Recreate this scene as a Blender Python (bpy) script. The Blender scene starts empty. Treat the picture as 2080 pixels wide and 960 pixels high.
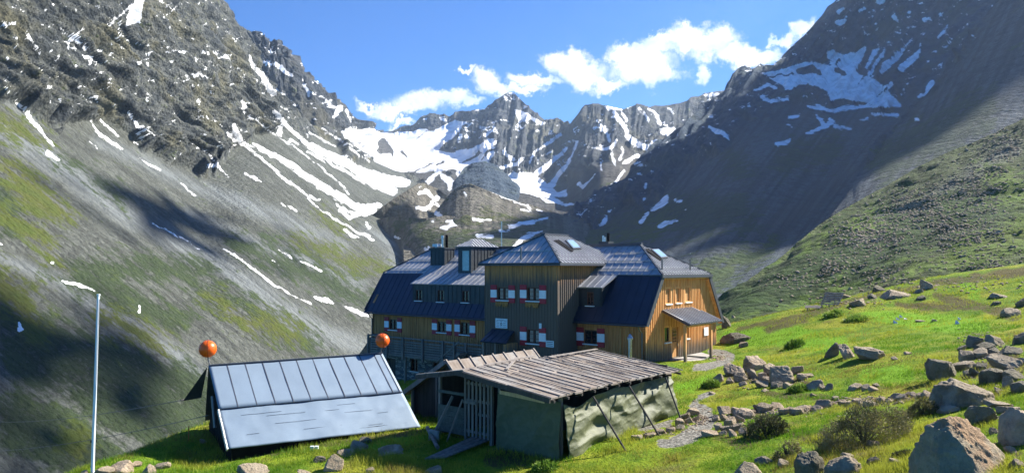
import bpy, bmesh, math, random
import numpy as np
from mathutils import Vector
R = math.radians
rnd = random.Random(7)
SC = bpy.context.scene
COL = SC.collection

# ------------------------------------------------------------------ camera, sky, sun, exposure
PITCH = R(2.48)
cam_d = bpy.data.cameras.new('camera'); cam = bpy.data.objects.new('camera', cam_d); COL.objects.link(cam)
cam.location = (0, 0, 0); cam.rotation_euler = (math.pi/2 + PITCH, 0, 0)
cam_d.sensor_width = 36; cam_d.lens = 1500/2080*36; cam_d.clip_start = 0.1; cam_d.clip_end = 30000
SC.camera = cam
SUN_AZ = R(66.0)      # clockwise from +Y
SUN_EL = R(37.5)
sun_d = bpy.data.lights.new('sun', 'SUN'); sun = bpy.data.objects.new('sun', sun_d); COL.objects.link(sun)
sun_d.energy = 5.0; sun_d.angle = R(0.5); sun_d.color = (1.0, 0.95, 0.86)
S_DIR = Vector((math.sin(SUN_AZ)*math.cos(SUN_EL), math.cos(SUN_AZ)*math.cos(SUN_EL), math.sin(SUN_EL)))
sun.rotation_euler = S_DIR.to_track_quat('Z', 'Y').to_euler()
sun.location = (60, 20, 80)
SC.view_settings.view_transform = 'Standard'; SC.view_settings.look = 'None'
SC.view_settings.exposure = 1.45; SC.view_settings.gamma = 1.0; SC.view_settings.use_curve_mapping = False
SKY = 0.043
SC.cycles.max_bounces = 5; SC.cycles.diffuse_bounces = 3; SC.cycles.glossy_bounces = 3
SC.cycles.transparent_max_bounces = 8; SC.cycles.volume_bounces = 1
SC.cycles.use_denoising = True

F = 1500.0
fwv = np.array([0, math.cos(PITCH), math.sin(PITCH)]); upv = np.array([0, -math.sin(PITCH), math.cos(PITCH)]); rtv = np.array([1., 0, 0])
def rays(px, py):
    px = np.asarray(px, float); py = np.asarray(py, float)
    return fwv + rtv*((px-1040)/F)[..., None] + upv*((480-py)/F)[..., None]
def pt(px, py, Y):
    d = rays(px, py); return d*(np.asarray(Y, float)/d[..., 1])[..., None]
def proj(P):
    P = np.asarray(P, float); z = P@fwv
    return 1040+F*(P@rtv)/z, 480-F*(P@upv)/z

# sky: physical sky with a bank of summer clouds low over the far ridge
w = bpy.data.worlds.new('World'); SC.world = w; w.use_nodes = True
nt = w.node_tree; nt.nodes.clear(); N = nt.nodes; L = nt.links
def nn(t, **k):
    n = N.new(t)
    for a, b in k.items(): setattr(n, a, b)
    return n
out = nn('ShaderNodeOutputWorld'); sky = nn('ShaderNodeTexSky', sky_type='NISHITA', sun_disc=False)
sky.sun_elevation = SUN_EL; sky.sun_rotation = SUN_AZ; sky.altitude = 2200; sky.air_density = 1.25; sky.dust_density = 0.35; sky.ozone_density = 2.2
bg = nn('ShaderNodeBackground'); bg.inputs[1].default_value = SKY
tint = nn('ShaderNodeMix', data_type='RGBA', blend_type='MULTIPLY'); tint.inputs[0].default_value = 1; tint.inputs[7].default_value = (.25, .80, 1.55, 1)
L.new(sky.outputs[0], tint.inputs[6]); L.new(tint.outputs[2], bg.inputs[0])
bgc = nn('ShaderNodeBackground'); bgc.inputs[1].default_value = 0.5
tc = nn('ShaderNodeTexCoord')
nz = nn('ShaderNodeTexNoise'); nz.inputs['Scale'].default_value = 22; nz.inputs['Detail'].default_value = 9; nz.inputs['Roughness'].default_value = .68
L.new(tc.outputs['Generated'], nz.inputs['Vector'])
sub = nn('ShaderNodeVectorMath', operation='SUBTRACT'); sub.inputs[1].default_value = (.5, .5, .5); L.new(nz.outputs['Color'], sub.inputs[0])
scl = nn('ShaderNodeVectorMath', operation='SCALE'); scl.inputs['Scale'].default_value = .07; L.new(sub.outputs[0], scl.inputs[0])
add = nn('ShaderNodeVectorMath', operation='ADD'); L.new(tc.outputs['Generated'], add.inputs[0]); L.new(scl.outputs[0], add.inputs[1])
PUFFS = [(790,224,42,14),(850,212,60,20),(915,200,50,17),(955,205,26,12),(745,212,26,9),(815,247,30,7),
 (985,165,34,20),(1012,182,30,14),(940,152,16,6),(1060,180,40,10),(1085,160,44,14),(1125,120,32,20),(1160,130,42,26),(1190,150,55,28),(1240,172,34,14),
 (1265,110,38,20),(1310,135,62,38),(1345,150,48,24),(1330,160,34,20),(1345,80,46,14),(1400,70,44,26),(1404,52,13,12),(1450,92,54,26),(1500,112,46,22),(1545,120,40,18),
 (1427,145,16,26),(1635,60,24,24),(1605,85,22,12),(1572,88,16,10),(1325,98,60,14)]
prev = None
for (x, y, rx, ry) in PUFFS:
    c = rays(x, y); c = c/np.linalg.norm(c)
    s1 = nn('ShaderNodeVectorMath', operation='SUBTRACT'); s1.inputs[1].default_value = tuple(c); L.new(add.outputs[0], s1.inputs[0])
    m1 = nn('ShaderNodeVectorMath', operation='MULTIPLY'); kx = F/rx/c[1]*1.02; ky = F/ry/c[1]*1.06
    m1.inputs[1].default_value = (kx, kx*.3, ky); L.new(s1.outputs[0], m1.inputs[0])
    l1 = nn('ShaderNodeVectorMath', operation='LENGTH'); L.new(m1.outputs[0], l1.inputs[0])
    if prev is None: prev = l1.outputs['Value']
    else:
        mn = nn('ShaderNodeMath', operation='SMOOTH_MIN'); mn.inputs[2].default_value = .12; L.new(prev, mn.inputs[0]); L.new(l1.outputs['Value'], mn.inputs[1]); prev = mn.outputs[0]
mr = nn('ShaderNodeMapRange', interpolation_type='SMOOTHSTEP'); mr.inputs[1].default_value = 1.3; mr.inputs[2].default_value = .55; mr.inputs[3].default_value = 0; mr.inputs[4].default_value = 1
L.new(prev, mr.inputs[0])
# cloud body: white tops, slightly blue-grey thicker parts
nz2 = nn('ShaderNodeTexNoise'); nz2.inputs['Scale'].default_value = 30; nz2.inputs['Detail'].default_value = 5; L.new(tc.outputs['Generated'], nz2.inputs['Vector'])
cr = nn('ShaderNodeMapRange'); cr.inputs[1].default_value = .35; cr.inputs[2].default_value = .62; L.new(nz2.outputs[0], cr.inputs[0])
mc = nn('ShaderNodeMix', data_type='RGBA'); mc.inputs[6].default_value = (.62, .74, .86, 1); mc.inputs[7].default_value = (1, 1, 1, 1)
L.new(cr.outputs[0], mc.inputs[0]); L.new(mc.outputs[2], bgc.inputs[0])
mx = nn('ShaderNodeMixShader'); L.new(mr.outputs[0], mx.inputs[0]); L.new(bg.outputs[0], mx.inputs[1]); L.new(bgc.outputs[0], mx.inputs[2])
L.new(mx.outputs[0], out.inputs[0])

# ------------------------------------------------------------------ noise
def _h(ix, iy, iz, s):
    n = (ix*374761393 + iy*668265263 + iz*2147483647 + s*1274126177) & 0xffffffff
    n = ((n ^ (n >> 13))*1274126177) & 0xffffffff
    n = ((n ^ (n >> 15))*2246822519) & 0xffffffff
    return ((n ^ (n >> 16)) & 0xffff)/65535.0
def vnoise(P, s=0):
    I = np.floor(P).astype(np.int64); f = P-I; u = f*f*f*(f*(f*6-15)+10)
    r = 0
    for a in (0, 1):
        for b in (0, 1):
            for c in (0, 1):
                wgt = (u[..., 0] if a else 1-u[..., 0])*(u[..., 1] if b else 1-u[..., 1])*(u[..., 2] if c else 1-u[..., 2])
                r = r+wgt*_h(I[..., 0]+a, I[..., 1]+b, I[..., 2]+c, s)
    return r*2-1
def fbm(P, octv=5, s=0, gain=.5, ridged=False):
    r = 0; a = 1; t = 0
    for o in range(octv):
        n = vnoise(P*(2.03**o)+o*17.3, s+o)
        if ridged: n = 1-2*np.abs(n)
        r = r+a*n; t += a; a *= gain
    return r/t
def sstep(x): x = np.clip(x, 0, 1); return x*x*(3-2*x)

# ------------------------------------------------------------------ materials
def mat(name):
    m = bpy.data.materials.new(name); m.use_nodes = True
    return m, m.node_tree, m.node_tree.nodes, m.node_tree.links, m.node_tree.nodes['Principled BSDF']
def N_(N, t, inp={}, **k):
    n = N.new(t)
    for a, b in k.items(): setattr(n, a, b)
    for a, b in inp.items(): n.inputs[a].default_value = b
    return n
def mixc(N, L, fac, a, b):
    n = N.new('ShaderNodeMix'); n.data_type = 'RGBA'
    for i, v in ((0, fac), (6, a), (7, b)):
        if isinstance(v, (int, float)): n.inputs[i].default_value = v
        elif isinstance(v, tuple): n.inputs[i].default_value = (*v, 1)
        else: L.new(v, n.inputs[i])
    return n.outputs[2]
def rng(N, L, v, a, b, c=0, d=1):
    n = N.new('ShaderNodeMapRange'); n.interpolation_type = 'SMOOTHSTEP'
    n.inputs[1].default_value = a; n.inputs[2].default_value = b; n.inputs[3].default_value = c; n.inputs[4].default_value = d
    L.new(v, n.inputs[0]); return n.outputs[0]
def mth(N, L, op, a, b=0.0):
    n = N.new('ShaderNodeMath'); n.operation = op
    for i, v in ((0, a), (1, b)):
        if isinstance(v, (int, float)): n.inputs[i].default_value = v
        else: L.new(v, n.inputs[i])
    return n.outputs[0]
def noise(N, L, vec, sc, det=4, rough=.55, dist=0):
    n = N.new('ShaderNodeTexNoise'); n.inputs['Scale'].default_value = sc; n.inputs['Detail'].default_value = det
    n.inputs['Roughness'].default_value = rough; n.inputs['Distortion'].default_value = dist
    L.new(vec, n.inputs['Vector']); return n.outputs['Fac']

def terrain_mat(name, S, rock=(.115, .115, .11), rock2=(.20, .195, .18), scree=(.17, .165, .15), light=(.30, .31, .30),
                dark=(.045, .062, .022), yel=(.15, .15, .035), rubble=1.0, spec=.35, bump=1.0):
    """S = metres per fine detail.  cov: R snow, G dark green, B yellow green, A pale scree;  rk: R bare rock"""
    m, t, N, L, B = mat(name)
    tc = N.new('ShaderNodeTexCoord'); v = tc.outputs['Object']
    at = N_(N, 'ShaderNodeAttribute', attribute_name='cov'); ar = N_(N, 'ShaderNodeAttribute', attribute_name='rk')
    sp = N.new('ShaderNodeSeparateColor'); L.new(at.outputs['Color'], sp.inputs[0])
    sr = N.new('ShaderNodeSeparateColor'); L.new(ar.outputs['Color'], sr.inputs[0])
    nf = noise(N, L, v, 1/S, 5, .65); nm = noise(N, L, v, .22/S, 6, .6); nl = noise(N, L, v, .04/S, 5, .6)
    vo = N_(N, 'ShaderNodeTexVoronoi', {'Scale': .8/S, 'Randomness': 1.0}); L.new(v, vo.inputs['Vector'])
    rockc = mixc(N, L, rng(N, L, nm, .38, .62), rock, rock2)
    rockc = mixc(N, L, mth(N, L, 'MULTIPLY', rng(N, L, nl, .5, .66), .55), rockc, (rock2[0]*1.25, rock2[1]*1.1, rock2[2]*.65))
    screec = mixc(N, L, rng(N, L, nm, .35, .65), tuple(c*.8 for c in scree), tuple(c*1.2 for c in scree))
    vo2 = N_(N, 'ShaderNodeTexVoronoi', {'Scale': 2.6/S, 'Randomness': 1.0}); L.new(v, vo2.inputs['Vector']); nff = noise(N, L, v, 4.5/S, 4, .7)
    screec = mixc(N, L, rng(N, L, vo2.outputs['Color'], .45, .9, 0, .5*rubble), screec, tuple(min(1, c*1.9) for c in scree))
    screec = mixc(N, L, rng(N, L, nff, .48, .62, 0, .6), screec, tuple(c*.45 for c in scree))
    screec = mixc(N, L, rng(N, L, vo.outputs['Color'], .35, .75, 0, .55*rubble), screec, tuple(min(1, c*1.75) for c in scree))
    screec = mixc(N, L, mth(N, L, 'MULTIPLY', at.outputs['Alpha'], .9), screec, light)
    screec = mixc(N, L, rng(N, L, sr.outputs[1], .3, .75, 0, .6), screec, tuple(x*.5 for x in scree))
    c = mixc(N, L, sr.outputs[0], screec, rockc)
    gj = mth(N, L, 'MULTIPLY', mth(N, L, 'SUBTRACT', nf, .5), 1.5); gm = mth(N, L, 'MULTIPLY', mth(N, L, 'SUBTRACT', nm, .5), 2.4)
    gj = mth(N, L, 'ADD', gj, gm)
    dg = mixc(N, L, rng(N, L, nm, .3, .7), dark, tuple(c*1.7 for c in dark)); dg = mixc(N, L, rng(N, L, nff, .5, .65, 0, .5), dg, tuple(c*.5 for c in dark)); dg = mixc(N, L, rng(N, L, vo2.outputs['Color'], .7, .95, 0, .45), dg, scree)
    c = mixc(N, L, rng(N, L, mth(N, L, 'ADD', sp.outputs[1], gj), .25, .8, 0, .92), c, dg)
    yg = mixc(N, L, rng(N, L, nm, .3, .7), yel, (yel[0]*.75, yel[1]*.95, yel[2])); yg = mixc(N, L, rng(N, L, nff, .5, .65, 0, .5), yg, tuple(c*.5 for c in yel))
    c = mixc(N, L, rng(N, L, mth(N, L, 'ADD', sp.outputs[2], gj), .25, .8, 0, .92), c, yg)
    sj = mth(N, L, 'MULTIPLY', mth(N, L, 'SUBTRACT', nf, .5), 1.1); sj = mth(N, L, 'ADD', sj, mth(N, L, 'MULTIPLY', mth(N, L, 'SUBTRACT', nm, .5), 1.5))
    sn = rng(N, L, mth(N, L, 'ADD', sp.outputs[0], sj), .44, .56)
    c = mixc(N, L, sn, c, mixc(N, L, rng(N, L, nm, .35, .6), (.60, .60, .60), (.84, .85, .86)))
    L.new(c, B.inputs['Base Color']); B.inputs['Roughness'].default_value = .92
    B.inputs['Specular IOR Level'].default_value = spec*.5
    h = mth(N, L, 'ADD', mth(N, L, 'MULTIPLY', nm, 2.2), mth(N, L, 'ADD', mth(N, L, 'MULTIPLY', nf, .9), mth(N, L, 'MULTIPLY', nff, .35)))
    h = mth(N, L, 'ADD', h, mth(N, L, 'MULTIPLY', vo.outputs['Distance'], -.7*rubble))
    bp = N_(N, 'ShaderNodeBump', {'Distance': S*bump}); L.new(h, bp.inputs['Height'])
    L.new(mth(N, L, 'SUBTRACT', .9, mth(N, L, 'MULTIPLY', sn, .75)), bp.inputs['Strength'])
    L.new(bp.outputs[0], B.inputs['Normal'])
    return m

# ------------------------------------------------------------------ terrain builder
def seg_d(X, Y, pl):
    """distance to a polyline minus the interpolated half width"""
    best = np.full(X.shape, 1e9)
    if len(pl) == 1: pl = [pl[0], pl[0]]
    for (x0, y0, w0), (x1, y1, w1) in zip(pl[:-1], pl[1:]):
        dx, dy = x1-x0, y1-y0; q = dx*dx+dy*dy+1e-9
        t = np.clip(((X-x0)*dx+(Y-y0)*dy)/q, 0, 1)
        best = np.minimum(best, np.hypot(X-x0-t*dx, Y-y0-t*dy)-(w0+(w1-w0)*t))
    return best
def poly_d(X, Y, pg):
    d = seg_d(X, Y, [(x, y, 0) for x, y in pg+[pg[0]]]); ins = np.zeros(X.shape, bool)
    n = len(pg)
    for i in range(n):
        x0, y0 = pg[i]; x1, y1 = pg[(i+1) % n]
        if y0 == y1: continue
        c = ((Y > y0) != (Y > y1)) & (X < (x1-x0)*(Y-y0)/(y1-y0)+x0)
        ins ^= c
    return np.where(ins, -d, d)
def paint(X, Y, items, soft):
    v = np.zeros(X.shape)
    for it in items:
        xs = [p[0] for p in it]; ys = [p[1] for p in it]; m_ = soft+45
        sel = (X > min(xs)-m_) & (X < max(xs)+m_) & (Y > min(ys)-m_) & (Y < max(ys)+m_)
        if not sel.any(): continue
        d = poly_d(X[sel], Y[sel], list(it)) if len(it[0]) == 2 else seg_d(X[sel], Y[sel], list(it))
        v[sel] = np.maximum(v[sel], np.clip(.5-d/soft, 0, 1))
    return v
def grid_mesh(name, P, m, cov=None, rk=None, smooth=True):
    nr, nc = P.shape[:2]
    me = bpy.data.meshes.new(name); me.vertices.add(nr*nc); me.vertices.foreach_set('co', P.reshape(-1).astype(np.float32))
    i = np.arange(nr*nc).reshape(nr, nc); q = np.stack([i[:-1, :-1], i[1:, :-1], i[1:, 1:], i[:-1, 1:]], -1).reshape(-1, 4)
    nf = len(q); me.loops.add(nf*4); me.polygons.add(nf)
    me.loops.foreach_set('vertex_index', q.reshape(-1).astype(np.int32)); me.polygons.foreach_set('loop_start', np.arange(0, nf*4, 4, dtype=np.int32))
    me.polygons.foreach_set('loop_total', np.full(nf, 4, dtype=np.int32))
    me.polygons.foreach_set('use_smooth', np.full(nf, smooth)); me.update(calc_edges=True)
    for nm, a in (('cov', cov), ('rk', rk)):
        if a is not None:
            at = me.attributes.new(nm, 'FLOAT_COLOR', 'POINT'); at.data.foreach_set('color', a.reshape(-1).astype(np.float32))
    me.materials.append(m)
    o = bpy.data.objects.new(name, me); COL.objects.link(o); return o
def blur(a, k, ax):
    if k < 1: return a
    for _ in range(2):
        p = np.concatenate([np.repeat(np.take(a, [0], ax), k, ax), a, np.repeat(np.take(a, [-1], ax), k, ax)], ax)
        c = np.cumsum(p, ax); z = np.zeros_like(np.take(c, [0], ax)); c = np.concatenate([z, c], ax)
        n = a.shape[ax]; a = (np.take(c, range(2*k+1, 2*k+1+n), ax)-np.take(c, range(0, n), ax))/(2*k+1)
    return a
def landform(name, rows, m, x0, x1, step=1.6, ystep=1.6, amp=10, freq=.02, gul=0, rockrow=1, rockall=None, snow=(), rocks=(), green=(), yellow=(), light=(), bare=(),
             smoothx=14, smoothq=0, smootht=6, back=10, backdrop=.75, jag=1.0, seed=1, snownoise=0, screeamp=.12, soft=5, warp=5, covfn=None, fold=(0, 0), snowk=.66):
    """rows: list of [(px,y,Y),...] from crest to foot, each a line across the mountain; the surface is interpolated between them in 3D and roughened"""
    nc = int((x1-x0)/step)+1; X = np.linspace(x0, x1, nc)
    ry = []; rq = []
    for i, r in enumerate(rows):
        r = sorted(r); xs = [p[0] for p in r]
        yy = np.interp(X, xs, [p[1] for p in r]); qq = 1/np.interp(X, xs, [p[2] for p in r])
        qq = blur(qq, int(max(smoothx, smoothq if i else smoothx*1.5)/step), 0)
        if i: yy = blur(yy, int(smoothx/step), 0)
        ry.append(yy); rq.append(qq)
    ry = np.array(ry); rq = np.array(rq)
    for i in range(1, len(rows)): ry[i] = np.maximum(ry[i], ry[i-1]+3)
    span = (ry[-1]-ry[0]).max(); nr = int(span/ystep)+2
    cum = np.mean(ry-ry[0], 1); cum = cum/cum[-1]
    T = np.linspace(0, 1, nr); yy = np.zeros((nr, nc)); qq = np.zeros((nr, nc))
    sy = np.array([blur(ry[i], int(45/step), 0) for i in range(len(rows))])
    for i in range(1, len(rows)): sy[i] = np.maximum(sy[i], sy[i-1]+4)
    k = np.clip(np.searchsorted(cum, T, side='right')-1, 0, len(rows)-2); fr = (T-cum[k])/(cum[k+1]-cum[k])
    yy = ry[k]*(1-fr)[:, None]+ry[k+1]*fr[:, None]; qq = np.empty((nr, nc))
    for c_ in range(nc):
        xs_ = sy[:, c_]; qs_ = rq[:, c_]; sl0 = (qs_[1]-qs_[0])/max(xs_[1]-xs_[0], 25); sl1 = (qs_[-1]-qs_[-2])/(xs_[-1]-xs_[-2])
        q_ = np.interp(yy[:, c_], xs_, qs_); q_ = q_+np.minimum(yy[:, c_]-xs_[0], 0)*sl0+np.maximum(yy[:, c_]-xs_[-1], 0)*sl1
        qq[:, c_] = np.maximum(q_, qs_[0]*.8)
    qq = blur(blur(qq, smootht, 0), 3, 1); y0_ = yy[0].copy(); yy[1:] = blur(yy, max(smootht//2, 1), 0)[1:]; yy[0] = y0_
    XX = np.broadcast_to(X, (nr, nc)).copy()
    P = pt(XX, yy, 1/qq)
    # rock mask
    if rockall is not None: rk = np.full((nr, nc), float(rockall))
    else:
        wob = 28*vnoise(np.stack([XX/60, yy/60, XX*0], -1), seed+50)+12*vnoise(np.stack([XX/17, yy/17, XX*0], -1), seed+51)
        rk = sstep((ry[rockrow][None]+wob-yy)/14+.5)
    if rocks or bare: 
        wx = XX+warp*1.5*fbm(np.stack([XX/30, yy/30, XX*0+3], -1), 3, seed+9); wy = yy+warp*1.5*fbm(np.stack([XX/30, yy/30, XX*0+9], -1), 3, seed+8)
        rk = np.maximum(rk, paint(wx, wy, rocks, 10)); rk = rk*(1-paint(wx, wy, bare, 14))
    # normals
    gx = np.gradient(P, axis=1); gy = np.gradient(P, axis=0); Nn = np.cross(gx, gy); Nn /= np.linalg.norm(Nn, axis=-1, keepdims=True)
    Nn[(Nn*P).sum(-1) > 0] *= -1
    Q = P*freq
    n1 = fbm(Q, 7, seed, .52, ridged=True); n2 = fbm(Q*.35+5, 3, seed+20)
    gt = T[:, None]*np.ones((1, nc))
    n1s = fbm(Q, 3, seed, .4)
    d = (n1*rk+n1s*(1-rk))*.62+n2*1.1
    if gul:
        ang = fold[0]; u = XX-ang*yy; gn = fbm(np.stack([u/ (gul), (yy)/(gul*5), n2*.8], -1), 5, seed+30, .55, ridged=True); d = d+gn*1.0*rk
    edge = sstep(T/.03)[:, None]
    hv = amp*(rk+(1-rk)*screeamp)
    if fold[1]:
        u = XX-fold[0]*yy; hv2 = fold[1]*fbm(np.stack([u/11, yy/120, XX*0], -1), 4, seed+77, .6); P = P+Nn*((1-rk)*hv2)[..., None]
    P = P+Nn*(d*hv*(.35*jag+(1-.35*jag)*edge))[..., None]
    XX, yy = proj(P)
    # coverage
    wx = XX+warp*fbm(np.stack([XX/26, yy/26, XX*0+3], -1), 4, seed+9); wy = yy+warp*fbm(np.stack([XX/26, yy/26, XX*0+9], -1), 4, seed+8)
    cov = np.zeros((nr, nc, 4))
    sn = paint(wx, wy, [[(p[0], p[1], p[2]*(snowk if p[2] < 5 else (snowk+1)/2)) if len(p) == 3 else p for p in it] for it in snow], soft*1.5)
    if snownoise:
        s2 = fbm(np.stack([XX/13, yy/7, XX*0], -1), 5, seed+60, .6); s3 = sstep((s2-.16)/.2)*snownoise
        sn = np.maximum(sn, s3*rk)
    cov[..., 0] = sn
    big = lambda it, s: paint(XX+22*fbm(np.stack([XX/70, yy/70, XX*0+s], -1), 4, seed+s), yy+22*fbm(np.stack([XX/70, yy/70, XX*0+s+3], -1), 4, seed+s+1), it, 64)
    if green: cov[..., 1] = big(green, 11)*(1-.8*rk)
    if yellow: cov[..., 2] = big(yellow, 12)*(1-.7*rk)
    if light: cov[..., 3] = paint(XX+14*fbm(np.stack([XX/50, yy/50, XX*0+5], -1), 4, seed+15), yy+8*fbm(np.stack([XX/50, yy/50, XX*0+8], -1), 4, seed+16), light, 22)
    st = fbm(np.stack([(XX-fold[0]*yy)/7, (yy+.3*XX)/70, XX*0+2], -1), 4, seed+91, .6)*(1-rk)
    cov[..., 1:] = np.clip(cov[..., 1:]*(1+0*st[..., None])+(st*.32)[..., None]*(cov[..., 1:] > .02), 0, 1)
    if covfn: covfn(XX, yy, cov, rk, P)
    rkc = np.zeros((nr, nc, 4)); rkc[..., 0] = rk; rkc[..., 1] = np.clip((.5+.5*st), 0, 1); rkc[..., 3] = 1
    # the far side of the mountain
    if back:
        c = P[0]; dist = np.linalg.norm(c, axis=-1)[:, None]
        bs = []; 
        for j in range(back, 0, -1):
            s = (j/back)**1.6*dist*.45; o = c.copy(); o[:, 1:2] += s; o[:, 0] += (s*c[:, :1]/c[:, 1:2])[:, 0]; o[:, 2] -= s[:, 0]*backdrop
            o = o+(amp*.6*fbm(o*freq, 4, seed+3))[:, None]*np.array([0, 0, 1.])*min(1, j/2)
            bs.append(o)
        P = np.concatenate([np.array(bs), P], 0); cov = np.concatenate([np.repeat(cov[:1], back, 0), cov], 0); rkc = np.concatenate([np.repeat(rkc[:1], back, 0), rkc], 0)
    o = grid_mesh(name, P, m, cov, rkc)
    o['kind'] = 'structure'
    return o
# ------------------------------------------------------------------ the mountains
M_far = terrain_mat('far_rock', 9.0, rock=(.042, .05, .06), rock2=(.09, .095, .10), scree=(.11, .105, .095), rubble=.4)
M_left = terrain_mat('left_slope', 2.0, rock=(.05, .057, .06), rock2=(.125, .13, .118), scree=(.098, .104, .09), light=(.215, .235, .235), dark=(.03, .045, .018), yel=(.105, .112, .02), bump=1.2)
M_mid = terrain_mat('moraine', 4.0, scree=(.132, .122, .098), light=(.22,.23,.23), dark=(.03,.045,.018), yel=(.09,.09,.025))
M_right = terrain_mat('right_slope', 3.2, rock=(.034, .056, .082), rock2=(.072, .096, .125), scree=(.07, .085, .098), light=(.10, .11, .115), dark=(.035, .05, .03), yel=(.08, .10, .03), rubble=.8)  # dark blue tones put the mountain's shade into the rock colour
M_near = terrain_mat('near_slope', 1.1, rock=(.07, .072, .065), rock2=(.15, .145, .13), scree=(.065, .085, .028), light=(.15, .155, .13), dark=(.026, .052, .010), yel=(.12, .165, .016))

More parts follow.
